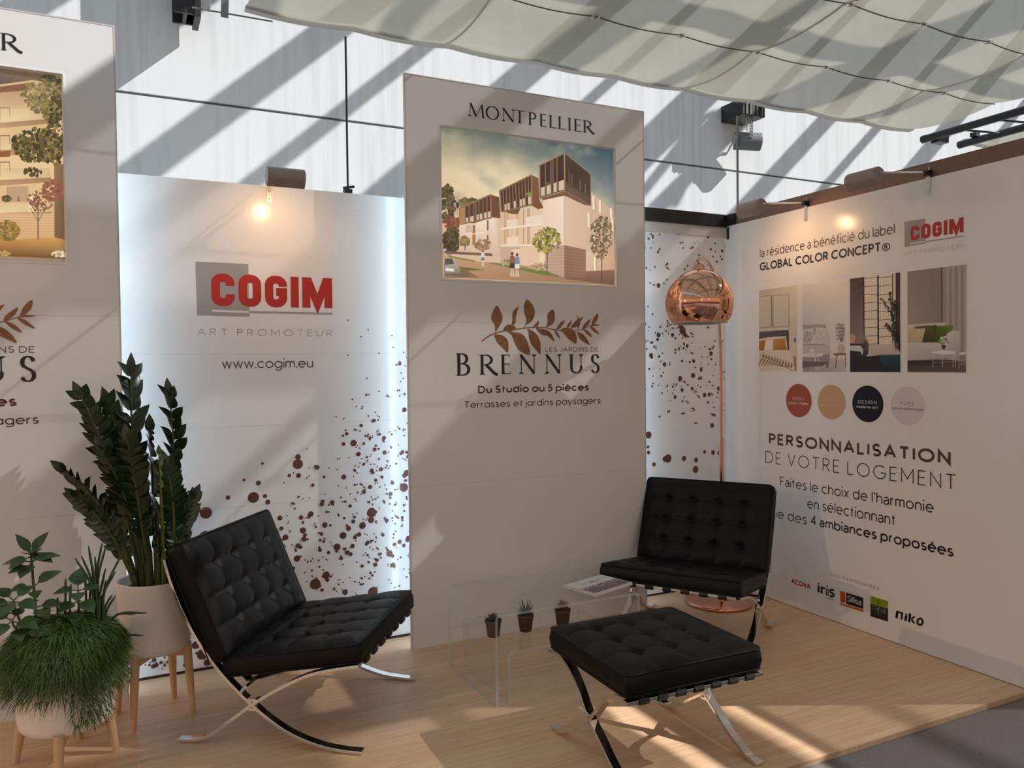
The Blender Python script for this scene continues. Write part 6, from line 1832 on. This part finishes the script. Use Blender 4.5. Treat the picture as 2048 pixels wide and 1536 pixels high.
frond(T(255, 880, 3.56), (-.01, -.05), (.0, -.05, .05), 12, .085, .042, .32, seed=9)
frond(T(332, 930, 3.58), (.05, -.05), (.05, -.05, .06), 12, .078, .038, .30, seed=10)
frond(T(285, 960, 3.60), (.02, -.06), (.03, -.05, .03), 11, .075, .04, .30, seed=11)
frond(T(230, 1010, 3.66), (-.07, .02), (-.03, .02, .05), 10, .07, .036, .3, seed=12)
frond(T(350, 1060, 3.60), (.07, -.06), (.02, -.02, .02), 9, .065, .034, .30, seed=13)
frond(T(318, 905, 3.53), (.035, -.08), (.0, -.03, .03), 8, .045, .022, .40, m_leaf='leaf_new', seed=14, m_stalk='leaf_new')
frond(T(205, 900, 3.58), (-.04, -.04), (.05, -.02, .06), 11, .078, .04, .40, seed=15)
for k, (dx, dy, lx, ly, h, r_) in enumerate(((-.02, -.07, -.02, -.02, .34, .017), (.01, -.075, .0, -.02, .36, .015), (.035, -.07, .03, .0, .26, .011), (-.045, -.05, -.05, -.01, .24, .010))):
    b = Vector((zx + dx, zy + dy, .55)); t_ = b + Vector((lx, ly, h))
    MB().tube([b, b.lerp(t_, .5) + Vector((.008, 0, 0)), t_], [r_, r_ * .85, r_ * .35], 10).build('stalk', M['stalk'], zp)

# ---- low mixed planter in front
mx_, my_ = -0.236, 3.425
mp_ = thing('mixed_planter', (mx_, my_, 0), 0, 'white pot on short beech legs with a hanging green fern and round-leaved stems, front left', 'potted plant', 'plants in white pots on beech legs')
planter(mp_, mx_, my_, .176, .150, .440, [(-.415, 3.500), (-.255, 3.245), (-.070, 3.410), (-.200, 3.605)], .165)
rnd = random.Random(77)
mb = MB()
def strand(p0, d0, L, w, curl, n=5):
    p = Vector(p0); d = Vector(d0).normalized()
    vs, fs = [], []
    s = d.cross(Vector((rnd.uniform(-1, 1), rnd.uniform(-1, 1), rnd.uniform(-.3, 1))))
    if s.length < 1e-3: s = d.orthogonal()
    s.normalize()
    for i in range(n + 1):
        f = i / n
        ww = w * (1 - .8 * f)
        vs += [p - s * ww, p + s * ww]
        p = p + d * (L / n)
        d = (d + Vector((rnd.uniform(-.42, .42), rnd.uniform(-.42, .42), -curl / n + rnd.uniform(-.3, .3)))).normalized()
    for i in range(n): fs.append((2 * i, 2 * i + 1, 2 * i + 3, 2 * i + 2))
    mb.add(vs, fs, True)
fc = Vector((mx_, my_ - .02, .455))
base = MB().lathe([(.0001, .085), (.05, .08), (.10, .06), (.145, .02), (.158, -.02), (.150, -.045)], 28, c=(mx_, my_ - .01, .455))
mb.add(base.v, base.f, True)
for k in range(8500):
    a = rnd.uniform(0, 2 * math.pi); rr_ = math.sqrt(rnd.random())
    if math.sin(a) > .5 and rnd.random() < .7: continue
    side = max(0.0, math.cos(a + .65))
    rad = .150 + .03 * side
    ph = rnd.random()
    # a mop: roots over a dome that spills past the rim
    th = ph * R(118)
    Rm = .182
    front = max(0.0, -math.sin(a))
    e_ = Vector((math.cos(a) * math.sin(th) * Rm * 1.06, math.sin(a) * math.sin(th) * Rm, math.cos(th) * .105 - (.055 if th > R(70) else 0) * front))
    p0 = fc + e_ * rnd.uniform(.82, 1.0)
    out = Vector((math.cos(a), math.sin(a), .55 - ph * 1.2))
    strand(p0, out, rnd.uniform(.035, .085), .0015, 1.5 + ph)
# long lock hanging over the front right of the pot
for k in range(900):
    a = rnd.uniform(R(-82), R(-38))
    z = rnd.uniform(.20, .44)
    rr_ = .186 + rnd.uniform(0, .022)
    keep = 1 - abs(a - R(-64)) / R(30) * ((.46 - z) / .3)
    if rnd.random() > keep: continue
    p0 = Vector((mx_ + math.cos(a) * rr_, my_ + math.sin(a) * rr_, z))
    strand(p0, Vector((math.cos(a) * .6 + rnd.uniform(-.4, .4), math.sin(a) * .5, -.5)), rnd.uniform(.03, .065), .0015, 1.8)
for k in range(2600):
    a = rnd.uniform(R(-190), R(5)); z = rnd.uniform(.30, .468) if rnd.random() < .6 else rnd.uniform(.42, .47)
    p0 = Vector((mx_ + math.cos(a) * .186, my_ + math.sin(a) * .186, z))
    strand(p0, Vector((math.cos(a) * .7 + rnd.uniform(-.3, .3), math.sin(a) * .6, -.35)), rnd.uniform(.04, .085), .0015, 1.8)
o = mb.build('fern', M['fern'], mp_)
o['kind'] = 'stuff'
# round-leaved stems
def leafy_stem(pts, leaves, r=.006, m_='leaf2'):
    c = catmull(pts, 6)
    st = MB().tube(c, [r * (1 - .4 * i / len(c)) for i in range(len(c))], 8).build('leafy_stem', M['stalk'], mp_)
    mb = MB()
    for f, a, L, w, el in leaves:
        i = f * (len(c) - 1); k = min(int(i), len(c) - 2)
        p = c[k].lerp(c[k + 1], i - k)
        d = Vector((math.cos(R(a)) * math.cos(R(el)), math.sin(R(a)) * math.cos(R(el)), math.sin(R(el))))
        b = p + d * .018
        mb.tube([p, b], [.0028, .002], 6)
        leaflet(mb, b, d, Vector((0, -.35, 1)), L, w, fold=.22, droop=.28, n=6)
    mb.build('leaves', M[m_], st)
A = lambda px, py, y=3.40: at(px, py, 1, y)
leafy_stem([A(72, 1235), A(70, 1200), A(66, 1160), A(63, 1120), A(62, 1112)],
           [(.99, 30, .085, .045, 60), (.99, 150, .085, .042, 62), (.97, 270, .07, .06, 30), (.95, 215, .065, .055, -10), (.95, 330, .065, .055, -5), (.93, 80, .07, .05, 20),
            (.72, 165, .085, .058, 8), (.72, 345, .08, .055, 20), (.70, 250, .07, .062, -12), (.70, 60, .07, .05, 25), (.66, 200, .06, .05, 0),
            (.42, 10, .085, .065, 35), (.42, 190, .06, .05, 5), (.38, 280, .05, .045, -5), (.15, 355, .08, .06, 8), (.12, 300, .075, .06, 0)])
leafy_stem([A(60, 1262, 3.36), A(42, 1245, 3.34), A(30, 1215, 3.33), A(27, 1200, 3.33)],
           [(.98, 160, .06, .05, 45), (.98, 20, .06, .055, 40), (.95, 250, .07, .065, -10), (.92, 330, .07, .06, -8), (.9, 200, .055, .05, 10), (.6, 350, .06, .05, 30), (.55, 180, .055, .05, 0)], .005)
leafy_stem([A(70, 1270, 3.33), A(45, 1268, 3.31), A(28, 1252, 3.30), A(24, 1240, 3.30)],
           [(.98, 170, .06, .055, 30), (.97, 60, .05, .045, 35), (.96, 230, .065, .055, -20), (.9, 330, .08, .06, -5), (.6, 20, .075, .055, 20), (.6, 290, .06, .05, -15), (.3, 345, .08, .06, 5)], .005)
leafy_stem([A(158, 1235, 3.38), A(157, 1205, 3.37), A(156, 1180, 3.36)],
           [(.99, 85, .072, .068, 62), (.99, 180, .065, .05, 8), (.97, 350, .06, .055, 15), (.95, 270, .055, .055, -5), (.6, 310, .07, .065, -15), (.55, 220, .065, .06, -5), (.2, 260, .06, .055, -10)], .005)
# pencil-like stems
def pencil(pts, r=.0042):
    c = catmull(pts, 4)
    MB().tube(c, [r] * (len(c) - 1) + [r * .5], 7).build('pencil_stem', M['pencil'], mp_)
for (b, m_, t_) in (((188, 1240), (182, 1170), (150, 1116)), ((190, 1240), (184, 1165), (163, 1112)), ((192, 1240), (186, 1150), (177, 1092)), ((196, 1240), (190, 1160), (179, 1112)), ((198, 1240), (194, 1150), (204, 1086)), ((200, 1240), (196, 1160), (212, 1091)), ((200, 1240), (194, 1170), (190, 1113)),
                    ((202, 1245), (200, 1190), (211, 1137)), ((204, 1245), (204, 1195), (231, 1143)), ((200, 1245), (198, 1200), (208, 1157)), ((206, 1250), (210, 1180), (244, 1107)), ((206, 1250), (204, 1210), (212, 1160)), ((208, 1252), (210, 1215), (224, 1190)), ((208, 1255), (214, 1220), (231, 1192)),
                    ((206, 1262), (230, 1232), (254, 1224)), ((208, 1264), (236, 1228), (293, 1226)), ((208, 1262), (234, 1230), (270, 1228)), ((210, 1268), (235, 1250), (243, 1254)), ((214, 1278), (240, 1270), (287, 1271)), ((212, 1262), (232, 1252), (256, 1268)),
                    ((130, 1230), (131, 1190), (131, 1158)), ((116, 1240), (115, 1215), (115, 1195)), ((172, 1240), (172, 1190), (170, 1150)), ((180, 1240), (180, 1190), (186, 1150)), ((140, 1240), (140, 1200), (142, 1168))):
    y0 = 3.40 + rnd.uniform(-.03, .05)
    pencil([A(*b, y0), A(*m_, y0 - .01), A(*t_, y0 - .02)])
